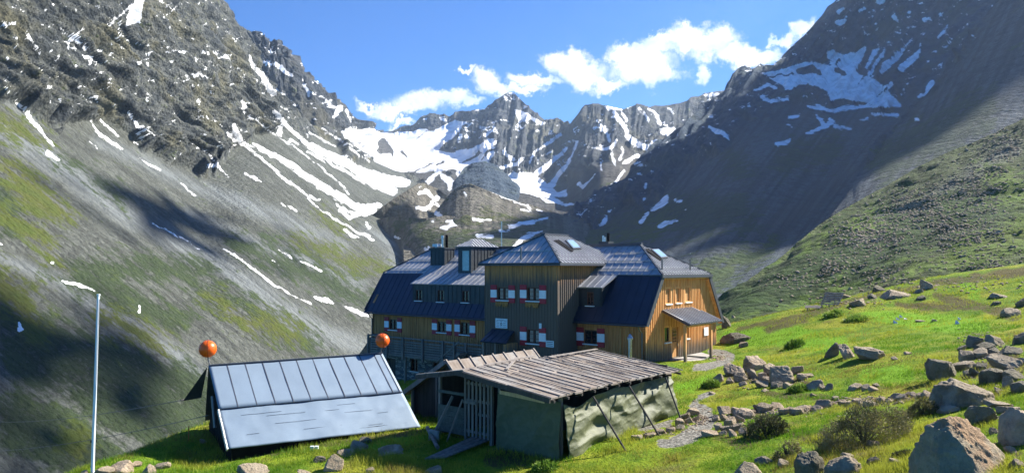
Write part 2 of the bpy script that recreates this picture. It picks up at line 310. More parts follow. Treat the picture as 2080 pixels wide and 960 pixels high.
landform('left_mountain', [
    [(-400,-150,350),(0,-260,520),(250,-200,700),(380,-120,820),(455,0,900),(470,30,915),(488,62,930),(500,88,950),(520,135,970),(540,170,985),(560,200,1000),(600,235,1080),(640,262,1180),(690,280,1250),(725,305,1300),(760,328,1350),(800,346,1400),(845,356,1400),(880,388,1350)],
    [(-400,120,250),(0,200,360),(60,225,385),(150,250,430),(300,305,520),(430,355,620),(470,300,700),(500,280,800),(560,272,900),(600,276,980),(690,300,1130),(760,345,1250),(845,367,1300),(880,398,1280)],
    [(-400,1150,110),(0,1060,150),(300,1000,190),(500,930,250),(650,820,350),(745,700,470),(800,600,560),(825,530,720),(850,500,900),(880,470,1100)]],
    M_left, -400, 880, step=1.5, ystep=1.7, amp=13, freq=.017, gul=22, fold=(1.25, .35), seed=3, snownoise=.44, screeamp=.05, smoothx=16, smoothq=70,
    snow=[[(0,42,4),(14,46,6),(33,47,4)],[(54,62,2),(60,78,5),(68,90,4),(84,104,3)],[(65,98,1),(80,115,1)],[(117,50,1),(130,65,3),(150,80,4),(172,98,5)],[(174,115,6),(188,118,4),(184,132,2)],
     [(157,68,1),(163,62,2),(176,57,1)],[(283,-20),(262,30),(255,58),(270,50),(283,48),(287,20),(292,-20)],[(228,30,3),(232,46,3),(225,55,2)],[(228,38,4),(250,28,3),(270,10,5)],[(243,60,2),(243,74,1)],
     [(196,100,1),(208,104,1)],[(222,111,2),(229,110,2)],[(243,90,3),(251,95,2)],[(270,128,2),(280,132,3),(290,125,1)],[(292,122,2),(304,118,3)],[(338,107,2),(355,105,3),(374,107,3)],
     [(386,150,2),(398,156,4),(405,152,4),(418,156,4),(428,160,1)],[(380,165,2),(373,168,1)],[(410,108,2),(425,113,2)],[(448,118,2),(458,116,2),(475,126,1)],
     [(12,186,2),(30,205,4),(50,225,5),(62,245,5),(78,258,5),(90,275,4),(110,297,2)],[(98,310,5),(120,325,3)],[(250,213,1),(258,225,4),(272,245,5),(285,270,6),(290,282,4)],[(288,255,3),(305,268,2),(325,281,1)],[(272,287,4),(282,292,4)],
     [(188,256,3),(205,275,5),(225,290,4),(248,302,1)],[(205,246,2),(220,258,3),(238,280,1)],[(150,228,1),(170,240,2),(185,250,2)],[(182,286,2),(200,303,1)],[(272,312,1),(300,332,1.5),(325,345,1)],[(365,372,1),(380,384,3),(397,396,2)],
     [(491,205,3),(497,218,5),(490,222,4)],[(410,232,1.5),(440,250,2),(480,285,3),(530,320,3),(570,355,4),(610,385,3),(640,415,2),(690,450,2),(740,475,3),(760,487,2)],
     [(487,222,2),(520,245,2),(560,275,1.5),(600,300,1),(650,340,1),(690,375,1.5),(710,395,3)],[(515,290,3),(530,302,6),(560,318,6),(590,338,7),(625,362,8),(660,382,8),(690,400,8),(730,420,9),(770,415,6)],
     [(555,228,5),(590,262,5),(620,290,5),(650,315,4),(680,335,3),(710,355,3),(740,372,2)],[(630,290,4),(660,310,7),(700,330,10),(740,352,11),(790,368,14),(825,372,9)],[(690,327,4),(760,372,12),(800,388,10)],
     [(475,255,6),(480,268,7),(490,285,4),(515,300,1.5)],[(567,272,6),(572,262,4)],[(588,285,4),(605,294,2)],[(625,308,3),(650,322,3),(660,330,2)],[(655,262,1.5),(690,285,2),(720,308,2),(750,328,2)],[(628,268,1.5),(660,288,1.5),(680,298,1)],
     [(400,298,1),(420,308,3),(435,328,4),(445,340,2),(455,350,1),(465,362,1)],[(425,335,5),(432,338,4)],[(450,287,1.5),(457,300,1.5)],[(497,352,2),(515,362,4),(530,370,1)],[(630,398,2),(650,405,3)],
     [(685,413,2),(700,425,3),(720,432,4),(745,430,5)],[(690,425,3),(710,440,5),(740,432,8),(760,425,6)],[(745,452,4),(748,465,4)],[(700,468,2),(715,477,5),(728,480,3)],[(570,410,1),(590,420,1.5),(600,428,1)],
     [(310,452,1),(340,470,1.8),(380,490,1.8),(405,508,1)],[(452,505,1.5),(480,520,2.3),(520,550,2.6),(560,580,2.6),(590,598,2),(630,618,2)],[(565,507,3),(590,522,3)],[(610,530,2),(650,550,3)],[(553,530,2),(568,538,1)],
     [(640,603,3),(665,610,6),(680,616,3)],[(700,622,2),(725,632,5),(748,642,4)],[(128,568,2),(150,575,4),(178,584,3),(192,591,1)],[(40,655,4),(42,668,7)],[(283,620,3),(283,632,3)],[(0,497,4),(8,500,2)],[(104,535,2),(106,536,2)],[(507,112,3),(512,125,5),(530,152,5),(545,172,6),(557,190,7)]],
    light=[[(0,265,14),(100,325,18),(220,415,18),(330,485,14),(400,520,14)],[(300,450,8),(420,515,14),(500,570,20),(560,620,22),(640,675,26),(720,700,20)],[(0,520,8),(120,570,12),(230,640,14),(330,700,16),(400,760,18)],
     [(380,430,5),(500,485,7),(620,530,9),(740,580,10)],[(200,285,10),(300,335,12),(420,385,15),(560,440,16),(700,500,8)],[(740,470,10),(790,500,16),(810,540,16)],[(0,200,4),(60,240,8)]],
    yellow=[[(-20,235,26),(50,265,20),(90,290,6)],[(0,350,26),(60,395,30),(110,420,24),(150,445,8)],[(-10,440,18),(60,470,18),(100,510,16),(120,540,6)],[(600,478,8),(700,520,16),(790,552,18)],
      [(-20,560,30),(40,610,40),(70,660,24)],[(420,600,14),(500,640,20),(600,680,16)],[(160,900,30)],[(220,640,20),(330,700,24)],[(640,430,6),(700,460,6)]],
    green=[[(0,400,40),(30,450,30)],[(470,490,12),(560,530,26),(660,570,28),(740,610,20)],[(0,640,30),(120,700,50),(260,760,60),(400,800,50)],[(380,570,20),(520,650,30),(640,700,20)],[(180,570,40),(350,640,34)],[(60,720,50),(220,800,80),(380,860,80)],[(40,860,60),(200,930,60)],  # dark heath, with cloud shade on this slope also put into it
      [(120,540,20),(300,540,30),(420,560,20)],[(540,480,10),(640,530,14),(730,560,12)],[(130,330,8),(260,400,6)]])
landform('left_ridge', [
    [(470,60,1500),(500,92,1500),(510,93,1480),(522,96,1480),(535,91,1480),(550,93,1480),(562,91,1480),(573,97,1480),(582,112,1480),(590,122,1480),(593,140,1480),(597,148,1500),(606,147,1500),(618,150,1500),(625,160,1520),(640,172,1560),(655,185,1600),(670,193,1650),(690,205,1700),(703,213,1750),(715,232,1800),(735,252,2100),(750,258,2500),(775,268,3100),(800,275,3400)],
    [(470,150,1300),(510,200,1250),(560,240,1250),(600,262,1250),(640,280,1300),(690,300,1500),(740,300,2100),(775,300,2800),(800,300,3200)],
    [(470,320,1150),(560,330,1100),(640,340,1250),(690,350,1500),(740,360,2000),(775,370,2600),(800,370,3000)]],
    M_far, 470, 800, step=1.3, ystep=1.4, amp=22, freq=.014, gul=14, fold=(.5, 0), seed=11, jag=.5, rockall=1, snownoise=.5, smoothx=6, back=6,
    snow=[[(507,112,3),(512,125,5),(530,150,5),(545,170,7),(560,192,9),(580,212,6),(600,235,5)],[(528,128,2),(545,120,2)],[(561,128,4),(580,144,6),(598,155,4)],[(615,170,3),(622,185,4),(628,203,2)],
      [(660,195,2),(665,215,4),(690,217,5),(680,238,5)],[(700,222,3),(712,247,3)],[(595,212,3),(603,213,3)],[(640,240,2),(655,252,2)],[(555,96,3),(570,100,3),(578,108,2)],[(540,95,2)],[(690,268),(715,258),(745,262),(775,270),(800,280),(800,330),(740,330)],[(668,205,3),(672,210,2)],[(650,262,2),(672,276,2)]])
landform('far_range', [
    [(640,285,2900),(700,268,2900),(740,265,2900),(775,268,2900),(800,266,2800),(812,258,2800),(825,255,2800),(838,258,2800),(850,252,2750),(860,238,2700),(872,232,2700),(884,233,2700),(893,237,2700),(905,236,2700),(915,238,2700),(925,229,2650),(935,225,2650),(945,227,2600),(958,227,2600),(970,222,2600),(985,221,2550),(992,216,2500),(1005,206,2450),(1020,196,2400),(1032,188,2380),(1044,188,2380),(1052,197,2380),(1062,206,2390),(1075,219,2400),(1092,233,2400),(1107,244,2400),(1118,243,2350),(1124,242,2350),(1133,239,2350),(1140,247,2350),(1148,249,2350),(1154,245,2350),(1158,252,2300),(1165,243,2200),(1172,233,2150),(1180,221,2100),(1188,214,2050),(1205,211,2050),(1215,210,2050),(1225,214,2080),(1245,219,2100),(1266,223,2150),(1282,217,2150),(1295,213,2150),(1308,215,2150),(1318,218,2200),(1330,214,2300),(1350,215,2400),(1380,210,2500),(1395,205,2550),(1402,198,2550),(1418,197,2600),(1430,190,2600),(1465,185,2650),(1520,180,2700)],
    [(640,300,2500),(740,285,2500),(850,275,2450),(930,262,2400),(990,262,2150),(1035,250,2130),(1090,275,2100),(1150,285,2080),(1175,300,1850),(1215,300,1720),(1250,295,1720),(1290,290,1900),(1340,275,2000),(1400,262,2200),(1520,255,2400)],
    [(640,345,1900),(740,345,1900),(850,345,1850),(900,340,1800),(1000,345,1700),(1060,350,1650),(1110,365,1650),(1150,375,1650),(1180,370,1450),(1220,345,1350),(1260,320,1400),(1300,310,1600),(1340,300,1700),(1400,300,1900),(1520,300,2000)],
    [(640,480,1300),(850,470,1250),(1000,470,1200),(1150,455,1150),(1250,440,1100),(1350,430,1150),(1520,430,1200)]],
    M_far, 640, 1520, step=1.4, ystep=1.4, amp=17, freq=.011, gul=20, fold=(-.1, .15), seed=23, snowk=1.0, jag=.6, snownoise=.5, rockrow=2, bare=[[(690,270),(830,266),(900,262),(930,250),(925,270),(885,305),(960,310),(1000,345),(850,350),(760,345)]], smoothx=8, smootht=4, screeamp=.35, back=6, warp=6, soft=4,
    snow=[[(640,270),(688,266),(740,275),(770,272),(830,264),(880,264),(925,242),(948,248),(935,268),(905,290),(893,305),(925,310),(960,300),(985,285),(1003,282),(985,310),(975,325),(995,330),(1000,340),(960,345),(900,345),(850,350),(800,352),(760,345),(700,330)],
      [(1045,221),(1060,226),(1075,232),(1090,238),(1106,248),(1098,254),(1085,246),(1075,241),(1062,248),(1050,238)],[(860,243,2),(885,240,3),(905,242,3)],[(962,228,1.5),(985,223,2)],[(1036,191,2),(1044,192,1)],
      [(840,347,4),(880,337,5),(930,332,4),(960,336,4)],[(868,372,6),(880,360,4),(893,352,3)],[(900,360,6),(915,372,8),(910,386,4)],[(930,350,7),(933,358,5)],
      [(1010,372),(1040,350),(1080,352),(1110,370),(1130,388),(1150,385),(1150,398),(1110,400),(1060,388)],[(1150,300,3),(1120,330,4),(1090,352,5)],[(1160,325,3),(1130,362,6),(1110,380,7)],[(1100,300,3),(1085,315,3),(1075,330,2)],
      [(1060,322,3),(1050,335,4),(1020,340,4)],[(1130,275,3),(1140,272,3),(1110,290,3),(1095,305,3)],[(1003,290,4),(965,308,4)],[(990,322,5),(1000,312,6),(975,335,4)],[(1025,312,4),(1045,325,4)],
      [(1000,398,3),(1018,386,5),(1033,370,6),(1040,362,4)],[(1040,367,3),(1070,387,2.5),(1110,405,3),(1140,412,3)],[(1035,362,2),(1060,372,2),(1100,390,2),(1130,405,3)],[(1120,400,3),(1150,414,3),(1165,412,2)],
      [(1232,216,2.5),(1250,221,2.5),(1262,225,2)],[(1245,226,3),(1255,240,4.5),(1268,258,5),(1275,275,5),(1285,285,7),(1300,292,8),(1315,300,6),(1335,290,4)],[(1320,220,2),(1335,235,3),(1342,250,4)],[(1350,265,7),(1365,264,6),(1360,274,6)],
      [(1262,228,3),(1275,245,2)],[(1225,255,2),(1235,285,3)],[(1212,245,2),(1228,270,2)],[(1250,285,3),(1240,298,4),(1220,302,2),(1200,300,2)],[(1262,300,2),(1266,312,3),(1258,325,3)],[(1240,312,2),(1248,335,2)],[(1222,330,1),(1225,345,2)],
      [(1175,375,5),(1180,380,4),(1195,370,2),(1208,355,2)],[(1265,335,2),(1285,322,4),(1298,318,4)],[(1240,378,2),(1255,362,3),(1265,348,2)],[(1175,290,2),(1165,315,2),(1155,325,2)],[(1430,195,2),(1445,193,4),(1458,191,3)],
      [(1360,218,1.5),(1365,228,1.5)],[(1310,225,1.5),(1318,245,2)],[(985,275,3),(1005,262,1)],[(935,275,3),(930,284,2)],[(1060,240,1.5),(1072,252,1.5)],[(945,357,2),(985,350,2)],[(700,280,6),(760,340,8)]],
    rocks=[[(750,300),(775,280),(785,282),(800,305),(805,312),(775,312)],[(795,308,4),(797,318,2)],[(815,310,3),(828,322,2)]],
    covfn=lambda X, Y, cov, rk, P: cov.__setitem__((Ellipsis, 0), cov[..., 0]*(1-paint(X+4*fbm(np.stack([X/12, Y/12, X*0], -1), 3, 5), Y+4*fbm(np.stack([X/12, Y/12, X*0+4], -1), 3, 6), [[(752,303),(774,281),(784,283),(800,305),(800,311),(775,313)],[(795,308,4),(797,318,1)],[(815,310,3),(828,321,1)],
        [(845,284,.5),(866,268,1)],[(868,240),(890,236),(893,256),(875,258),(862,250)],[(815,262,4),(830,262,5)],[(842,348,1),(865,338,1.5),(880,332,1)],[(885,335,2),(900,330,2)],[(940,330,2),(960,322,2),(975,310,3)],[(950,345,1),(1000,343,1.5)]], 3))))
def dome(name, crest, foot, m, **k): return landform(name, [crest, foot], m, min(p[0] for p in crest), max(p[0] for p in crest), **k)
dome('rock_dome', [(925,372,1250),(935,352,1250),(945,339,1250),(960,331,1250),(985,328,1250),(1005,334,1250),(1020,345,1250),(1035,360,1250),(1050,382,1250)], [(925,430,1050),(985,430,1000),(1050,430,1050)], M_right,  # darker slope material puts the dome's shade into its colour
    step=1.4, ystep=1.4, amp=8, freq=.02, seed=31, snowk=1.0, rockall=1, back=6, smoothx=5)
dome('brown_moraine', [(720,470,860),(745,447,850),(770,425,850),(800,403,860),(830,384,880),(850,372,900),(862,371,920),(885,380,980),(905,395,950),(930,420,930),(950,440,920)], [(720,530,860),(790,530,900),(850,530,760),(950,530,680)], M_mid,
    step=1.6, ystep=1.6, amp=8, freq=.02, seed=33, snowk=1.0, rockall=0, screeamp=.6, back=6, smoothx=6,
    snow=[[(850,395,2),(870,390,5),(880,398,3)],[(858,428,3),(872,420,4),(880,408,4),(890,400,5)],[(845,423,3),(860,425,4)],[(885,410,3),(892,420,2)],[(855,380,2)]], warp=5)
dome('moraine_cone', [(820,455,900),(850,448,900),(875,438,900),(895,415,880),(910,396,870),(925,382,860),(940,374,860),(955,372,860),(972,378,870),(990,385,880),(1010,393,890),(1030,402,900),(1060,410,900),(1095,420,900),(1130,432,900),(1180,445,900)],
    [(820,530,680),(950,530,640),(1060,530,640),(1180,530,640)], M_mid, step=1.4, ystep=1.4, amp=9, freq=.02, seed=35, snowk=1.0, rockall=0, screeamp=.6, gul=22, fold=(0, 0), back=6, smoothx=6,
    snow=[[(1000,392,1.5),(1040,407,1.5),(1070,418,2.5),(1078,428,2)],[(963,445,3),(985,447,3),(1000,446,2)],[(1060,425,2),(1075,430,2)],[(885,432,3),(895,438,4)],[(940,391,1),(945,398,1)],[(1090,425,2),(1100,430,2)]],
    yellow=[[(900,458,8),(1000,440,8),(1100,440,8)]], soft=4)
landform('valley_floor', [
    [(690,500,900),(740,465,860),(760,448,840),(790,440,820),(830,442,800),(870,443,790),(905,436,780),(940,440,780),(970,446,780),(1010,449,780),(1060,450,790),(1110,441,820),(1160,436,850),(1250,460,900),(1500,560,600)],
    [(690,640,800),(760,600,760),(800,600,740),(830,590,620),(1000,590,420),(1250,600,430),(1500,620,400)],[(690,800,700),(800,800,450),(850,800,260),(1500,800,200)]], M_mid, 690, 1500, step=1.7, ystep=1.8, amp=7, freq=.02, seed=41, snowk=1.0, rockall=0, screeamp=.7, back=6, smoothx=8,
    snow=[[(895,462,3),(905,464,5),(925,455,3)],[(880,448,2)],[(1035,459,3),(1070,452,6),(1090,447,3),(1110,443,3)],[(1015,468,2),(1035,468,2)],[(970,479,3),(1000,479,3)],[(1045,500,4),(1060,487,5),(1080,477,4),(1100,468,2)],
      [(745,455,4),(748,468,3)],[(800,478,2),(812,482,2)],[(870,503,2)],[(925,455,2),(950,462,1.5)],[(862,505,3),(868,507,2)],[(905,452,2),(930,450,2)]],
    light=[[(745,470,6),(790,490,12),(815,520,14)]], green=[[(840,480,24),(900,500,24),(1000,480,20),(1100,470,20)]], yellow=[[(860,470,8),(940,455,6)]])
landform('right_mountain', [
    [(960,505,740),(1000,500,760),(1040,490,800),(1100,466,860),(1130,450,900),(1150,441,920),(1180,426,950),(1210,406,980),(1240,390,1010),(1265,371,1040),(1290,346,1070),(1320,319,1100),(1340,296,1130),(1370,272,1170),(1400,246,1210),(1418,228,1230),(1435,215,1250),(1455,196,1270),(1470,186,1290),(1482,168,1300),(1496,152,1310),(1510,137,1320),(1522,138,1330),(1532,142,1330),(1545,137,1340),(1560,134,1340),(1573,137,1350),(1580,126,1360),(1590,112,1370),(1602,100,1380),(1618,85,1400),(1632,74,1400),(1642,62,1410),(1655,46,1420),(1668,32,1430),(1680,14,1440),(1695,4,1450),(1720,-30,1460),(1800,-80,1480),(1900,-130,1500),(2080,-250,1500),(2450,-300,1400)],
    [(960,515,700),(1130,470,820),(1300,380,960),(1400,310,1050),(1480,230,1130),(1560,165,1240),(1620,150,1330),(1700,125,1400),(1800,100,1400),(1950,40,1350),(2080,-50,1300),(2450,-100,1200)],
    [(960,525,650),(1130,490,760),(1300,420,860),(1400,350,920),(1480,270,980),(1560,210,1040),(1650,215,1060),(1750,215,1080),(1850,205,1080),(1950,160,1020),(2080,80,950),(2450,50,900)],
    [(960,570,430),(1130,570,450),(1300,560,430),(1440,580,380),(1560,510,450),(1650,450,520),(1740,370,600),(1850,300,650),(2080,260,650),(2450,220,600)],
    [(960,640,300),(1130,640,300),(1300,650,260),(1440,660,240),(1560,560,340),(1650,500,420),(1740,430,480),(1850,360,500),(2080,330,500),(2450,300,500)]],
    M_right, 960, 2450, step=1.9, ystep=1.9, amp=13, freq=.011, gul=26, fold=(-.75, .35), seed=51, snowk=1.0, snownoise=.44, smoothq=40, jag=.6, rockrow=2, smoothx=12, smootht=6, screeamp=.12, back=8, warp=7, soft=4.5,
    snow=[[(1545,150),(1580,142),(1625,129),(1650,126),(1688,132),(1680,108),(1696,104),(1712,114),(1757,95),(1760,102),(1735,145),(1780,165),(1830,210),(1800,215),(1740,205),(1690,203),(1680,187),(1640,172),(1620,176),(1595,185),(1580,170),(1560,158)],
      [(1785,95,2),(1775,110,4),(1760,135,3)],[(1795,95,2),(1790,115,4),(1765,150,3)],[(1850,80,1),(1830,110,4),(1800,135,8),(1790,145,4)],[(1872,90,1),(1860,115,5),(1830,140,7)],[(1925,55,2),(1905,78,3)],[(1935,80,1),(1915,100,2.5)],[(1890,168,6),(1880,188,4),(1865,198,3)],
      [(1845,170,1),(1830,190,2.5)],[(1810,170,4),(1790,190,5)],[(1702,46,5),(1712,42,4)],[(1700,26,4),(1710,20,4)],[(1745,25,3),(1757,18,3)],[(1768,24,2)],[(1795,2,6),(1785,4,5)],[(1815,35,3),(1822,42,3)],[(1850,28,3)],[(1875,37,3),(1890,40,2.5)],[(1780,58,2),(1780,68,1)],
      [(1530,182,2),(1560,176,4),(1570,181,4)],[(1545,196,4),(1575,203,3),(1600,205,2.5)],[(1640,216,2),(1690,223,3.5),(1730,219,3.5),(1790,213,4),(1830,214,3)],[(1637,270,2),(1660,268,4),(1675,258,6),(1668,242,4),(1660,232,2.5)],[(1675,260,5),(1693,247,6),(1690,240,4)],[(1700,257,4),(1730,262,1)],
      [(1605,236,2.5),(1620,233,3)],[(1580,295,3),(1600,290,4),(1607,285,2)],[(1443,258,2),(1455,265,5),(1463,268,5),(1478,276,3)],[(1775,235,3),(1820,235,3)],[(1745,243,2),(1765,243,2)],[(1765,305,3),(1770,310,3)],[(1600,252,2),(1608,256,2)],
      [(1311,375,4),(1309,383,3)],[(1308,393,2)],[(1306,404,3)],[(1325,425,4),(1340,415,6),(1355,405,5)],[(1300,448,4),(1310,435,3.5),(1315,430,3)],[(1372,408,2),(1383,410,2.5)],[(1340,458,4),(1355,450,5),(1375,448,2)],[(1168,435,2),(1178,436,2),(1192,424,1)],[(1218,458,3),(1228,450,5),(1232,440,4)],[(1393,428,1.5)]],
    yellow=[[(1440,560,24),(1500,530,18),(1560,500,12)],[(1200,500,16),(1340,460,20)]],
    green=[[(1200,480,30),(1330,440,36),(1500,430,40)],[(1440,560,30),(1560,500,16)],[(1600,330,30),(1700,300,20)],[(1500,330,30)]],
    light=[[(1420,520,10),(1540,470,12),(1640,420,14),(1720,340,14)],[(1300,500,10),(1420,440,8)]],
    covfn=lambda X, Y, cov, rk, P: cov.__setitem__((Ellipsis, 0), cov[..., 0]*(1-paint(X+4*fbm(np.stack([X/12, Y/12, X*0], -1), 3, 5), Y+4*fbm(np.stack([X/12, Y/12, X*0+4], -1), 3, 6), [[(1622,146,6),(1650,140,8),(1664,148,5)],[(1700,142,5),(1716,150,4)],[(1622,181,3),(1655,178,4),(1675,188,5)],[(1560,160,1),(1580,152,2),(1610,152,2)],[(1705,120,3),(1700,130,3)],[(1745,170,1),(1760,150,2)],[(1780,200,1),(1800,180,2)]], 3))))
landform('spur', [
    [(1690,440,460),(1735,378,460),(1748,350,480),(1762,328,500),(1775,305,520),(1790,285,540),(1810,262,560),(1830,243,580),(1850,222,600),(1870,200,610),(1890,180,620),(1920,145,640),(1950,105,660),(1980,60,680),(2010,20,700),(2080,-60,720),(2450,-300,720)],
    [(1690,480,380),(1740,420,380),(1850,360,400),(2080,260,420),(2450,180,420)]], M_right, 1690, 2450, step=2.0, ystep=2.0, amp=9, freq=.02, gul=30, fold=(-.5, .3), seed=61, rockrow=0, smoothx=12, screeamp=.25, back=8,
    green=[[(1800,320,40),(1900,280,40),(2000,220,40)]], light=[[(1790,350,10),(1900,300,14),(2000,250,16)]], snow=[[(1975,70,3),(1980,75,2)],[(1862,242,4),(1868,245,3)]], warp=6)
landform('near_hillside', [
    [(1380,700,105),(1420,660,115),(1440,640,120),(1460,612,125),(1480,598,130),(1500,582,135),(1525,562,142),(1550,545,150),(1580,524,158),(1600,510,165),(1625,488,175),(1660,458,185),(1700,432,195),(1720,420,200),(1760,398,210),(1800,378,220),(1850,347,228),(1900,320,232),(1950,298,236),(2000,278,238),(2040,258,240),(2080,238,240),(2450,60,230)],
    [(1380,715,80),(1440,682,80),(1500,650,82),(1600,620,88),(1700,570,100),(1800,520,115),(1900,470,125),(2080,420,130),(2450,330,120)],
    [(1380,740,62),(1440,710,64),(1640,650,62),(1800,620,60),(2080,580,58),(2450,520,50)]], M_near, 1380, 2450, step=2.0, ystep=2.0, amp=1.7, freq=.16, seed=71, rockall=0, screeamp=1.0, back=8, smoothx=14, jag=.9,
    green=[[(1480,640,40),(1600,580,50),(1700,540,60),(1850,480,60),(2000,440,70),(2300,400,90)],[(1550,590,30),(1650,530,30),(1800,450,40)]],
    yellow=[[(1480,655,10),(1640,632,14),(1800,600,18),(1950,575,20),(2080,560,20)],[(1640,620,16),(1760,580,20),(1900,530,26),(2080,480,40)],[(1600,520,5),(1700,470,8),(1800,440,10)],[(2000,360,20),(2080,400,24)]],
    light=[[(1700,500,14),(1760,450,14),(1850,420,10)],[(1900,400,10),(2000,330,14),(2060,300,14)]])

# unseen clouds off to the right, placed to shade the left slope and right mountain
Mc, t, N, L, B = mat('shade_cloud_white'); B.inputs['Base Color'].default_value = (.85, .85, .87, 1); B.inputs['Roughness'].default_value = 1
def shade_cloud(target, ex, ey, n, seed, rot, ps=1.0):
    r_ = random.Random(seed); c = Vector(target)+S_DIR*((1250-target[2])/S_DIR.z); bm = bmesh.new(); cr_, sr_ = math.cos(rot), math.sin(rot)
    for k in range(n):
        a, q = r_.uniform(0, 6.283), r_.random()**.6; x, y = ex*q*math.cos(a), ey*q*math.sin(a); rad = ps*r_.uniform(.16, .34)*min(ex, ey)*(1.25-q)
        g = bmesh.ops.create_icosphere(bm, subdivisions=3, radius=rad)
        pv = np.array([v_.co[:] for v_ in g['verts']]); pv = pv*(1+.45*fbm(pv/rad*1.3+k*7, 3, seed))[:, None]+[x*cr_-y*sr_, x*sr_+y*cr_, 25*(1-q)]
        for v_, p in zip(g['verts'], pv): v_.co = p
    me = bpy.data.meshes.new('shade_cloud'); bm.to_mesh(me); bm.free(); me.polygons.foreach_set('use_smooth', [True]*len(me.polygons)); me.materials.append(Mc)
    o = bpy.data.objects.new('shade_cloud', me); COL.objects.link(o); o.location = c; o['kind'] = 'structure'
shade_cloud((-135, 205, -40), 95, 70, 70, 1, .3, .6)
shade_cloud((-190, 430, 15), 62, 150, 80, 2, -.35, .55)
shade_cloud((520, 900, 150), 390, 430, 150, 3, -.2)  # unseen, added to keep the right mountain in shade
shade_cloud((820, 1330, 420), 300, 330, 52, 4, 0)  # unseen, added to shade the right mountain's upper part
# ------------------------------------------------------------------ the near ground
_cp = [(200,955,22.5),(300,915,24.5),(380,880,27),(420,865,28),(420,938,24.5),(600,905,25.5),(860,880,26.5),(500,960,22.5),(800,960,22),(1100,960,21.8),(1140,930,23),(1000,900,25.5),(1350,960,20.5),
 (1430,860,25.5),(1420,830,28),(1400,780,34),(1480,730,41),(1420,727,43),(1312,737,39.5),(1500,690,46),(1475,662,52),(1600,640,48),(1640,626,50),(1720,606,52),(1800,590,52),(1900,562,54),(2080,537,54),(2080,600,42),(1900,640,42),(1750,660,42),
 (1600,720,38),(1700,720,34),(1850,730,29),(2000,700,29),(2080,700,27),(1600,800,29),(1750,800,26),(1900,820,21),(2050,800,20),(1500,830,27),(1500,900,21.5),(1600,960,17.5),(1750,900,19),(1850,960,15),(2080,960,13),(2080,880,15.5)]
CP = np.array([pt(*c) for c in _cp])
CP = np.concatenate([CP, np.array([(3.49,22.5,-5.49),(4.3,24,-5.43),(5.0,25.2,-5.42),(5.98,28.1,-5.55),(30,64,-2.6),(20,62,-4.8),(10,62,-5.8),(48,62,0.2),(0,60,-7),(-10,57,-8.4),(-8,48,-7.7),(0,50,-6.4),(-3.2,46.4,-6.8),(-9.3,51.6,-8.1),
  (-3,36,-6.5),(-8,32,-6.5),(3,34,-5.9),(0,10,-8.2),(12,8,-4.9),(-10,12,-8.0),(30,20,-1.2),(44,40,2.2),(40,28,.6),(0,30,-6.0)])], 0)
def _U(r): return np.where(r > 0, r*r*np.log(r+1e-9), 0)
_n = len(CP); _K = _U(np.hypot(CP[:, None, 0]-CP[None, :, 0], CP[:, None, 1]-CP[None, :, 1]))+np.eye(_n)*2.0
_Pm = np.c_[np.ones(_n), CP[:, :2]]; _A = np.block([[_K, _Pm], [_Pm.T, np.zeros((3, 3))]])
_W = np.linalg.solve(_A, np.r_[CP[:, 2], 0, 0, 0])
EDGE = [(-15,4),(-13.6,18),(-12.9,22.3),(-12.2,24.6),(-12.0,27),(-11.7,28.5),(-11.6,34),(-12.2,45),(-13.2,56),(-9,64),(0,67),(12,68),(30,70),(60,72)]
def gz(x, y):
    x = np.asarray(x, float); y = np.asarray(y, float); sh = x.shape; xf = x.ravel(); yf = y.ravel(); z = np.empty(xf.shape)
    for i in range(0, len(xf), 20000):
        a = xf[i:i+20000]; b = yf[i:i+20000]
        z[i:i+20000] = _U(np.hypot(a[:, None]-CP[None, :, 0], b[:, None]-CP[None, :, 1]))@_W[:_n]+_W[_n]+_W[_n+1]*a+_W[_n+2]*b
    z = z+.07*fbm(np.stack([xf*.45, yf*.45, xf*0], -1), 4, 90)
    # beyond the rim of the terrace the ground falls away to the valley
    d = np.full(xf.shape, 1e9); sg = np.zeros(xf.shape)
    for (x0, y0), (x1, y1) in zip(EDGE[:-1], EDGE[1:]):
        dx, dy = x1-x0, y1-y0; t = np.clip(((xf-x0)*dx+(yf-y0)*dy)/(dx*dx+dy*dy), 0, 1)
        e = np.hypot(xf-x0-t*dx, yf-y0-t*dy); c = (dx*(yf-y0)-dy*(xf-x0)); m_ = e < d-1e-6; d = np.where(m_, e, d); sg = np.where(m_, np.sign(c), sg)
    dd = np.where(sg > 0, d, 0)
    z = z-np.minimum(dd**1.4*.55, dd*1.05)
    return z.reshape(sh)
def ground_hit(px, py):
    d = rays(px, py); Y = np.linspace(8, 75, 500); P = d[None]*(Y/d[1])[:, None]
    g = gz(P[:, 0], P[:, 1]); b = np.nonzero(P[:, 2] < g)[0]
    if not len(b): return P[-1]
    i = max(b[0], 1); a0 = P[i-1, 2]-g[i-1]; a1 = P[i, 2]-g[i]; t = a0/(a0-a1+1e-9)
    p = P[i-1]*(1-t)+P[i]*t; p[2] = float(gz(p[0], p[1])); return p

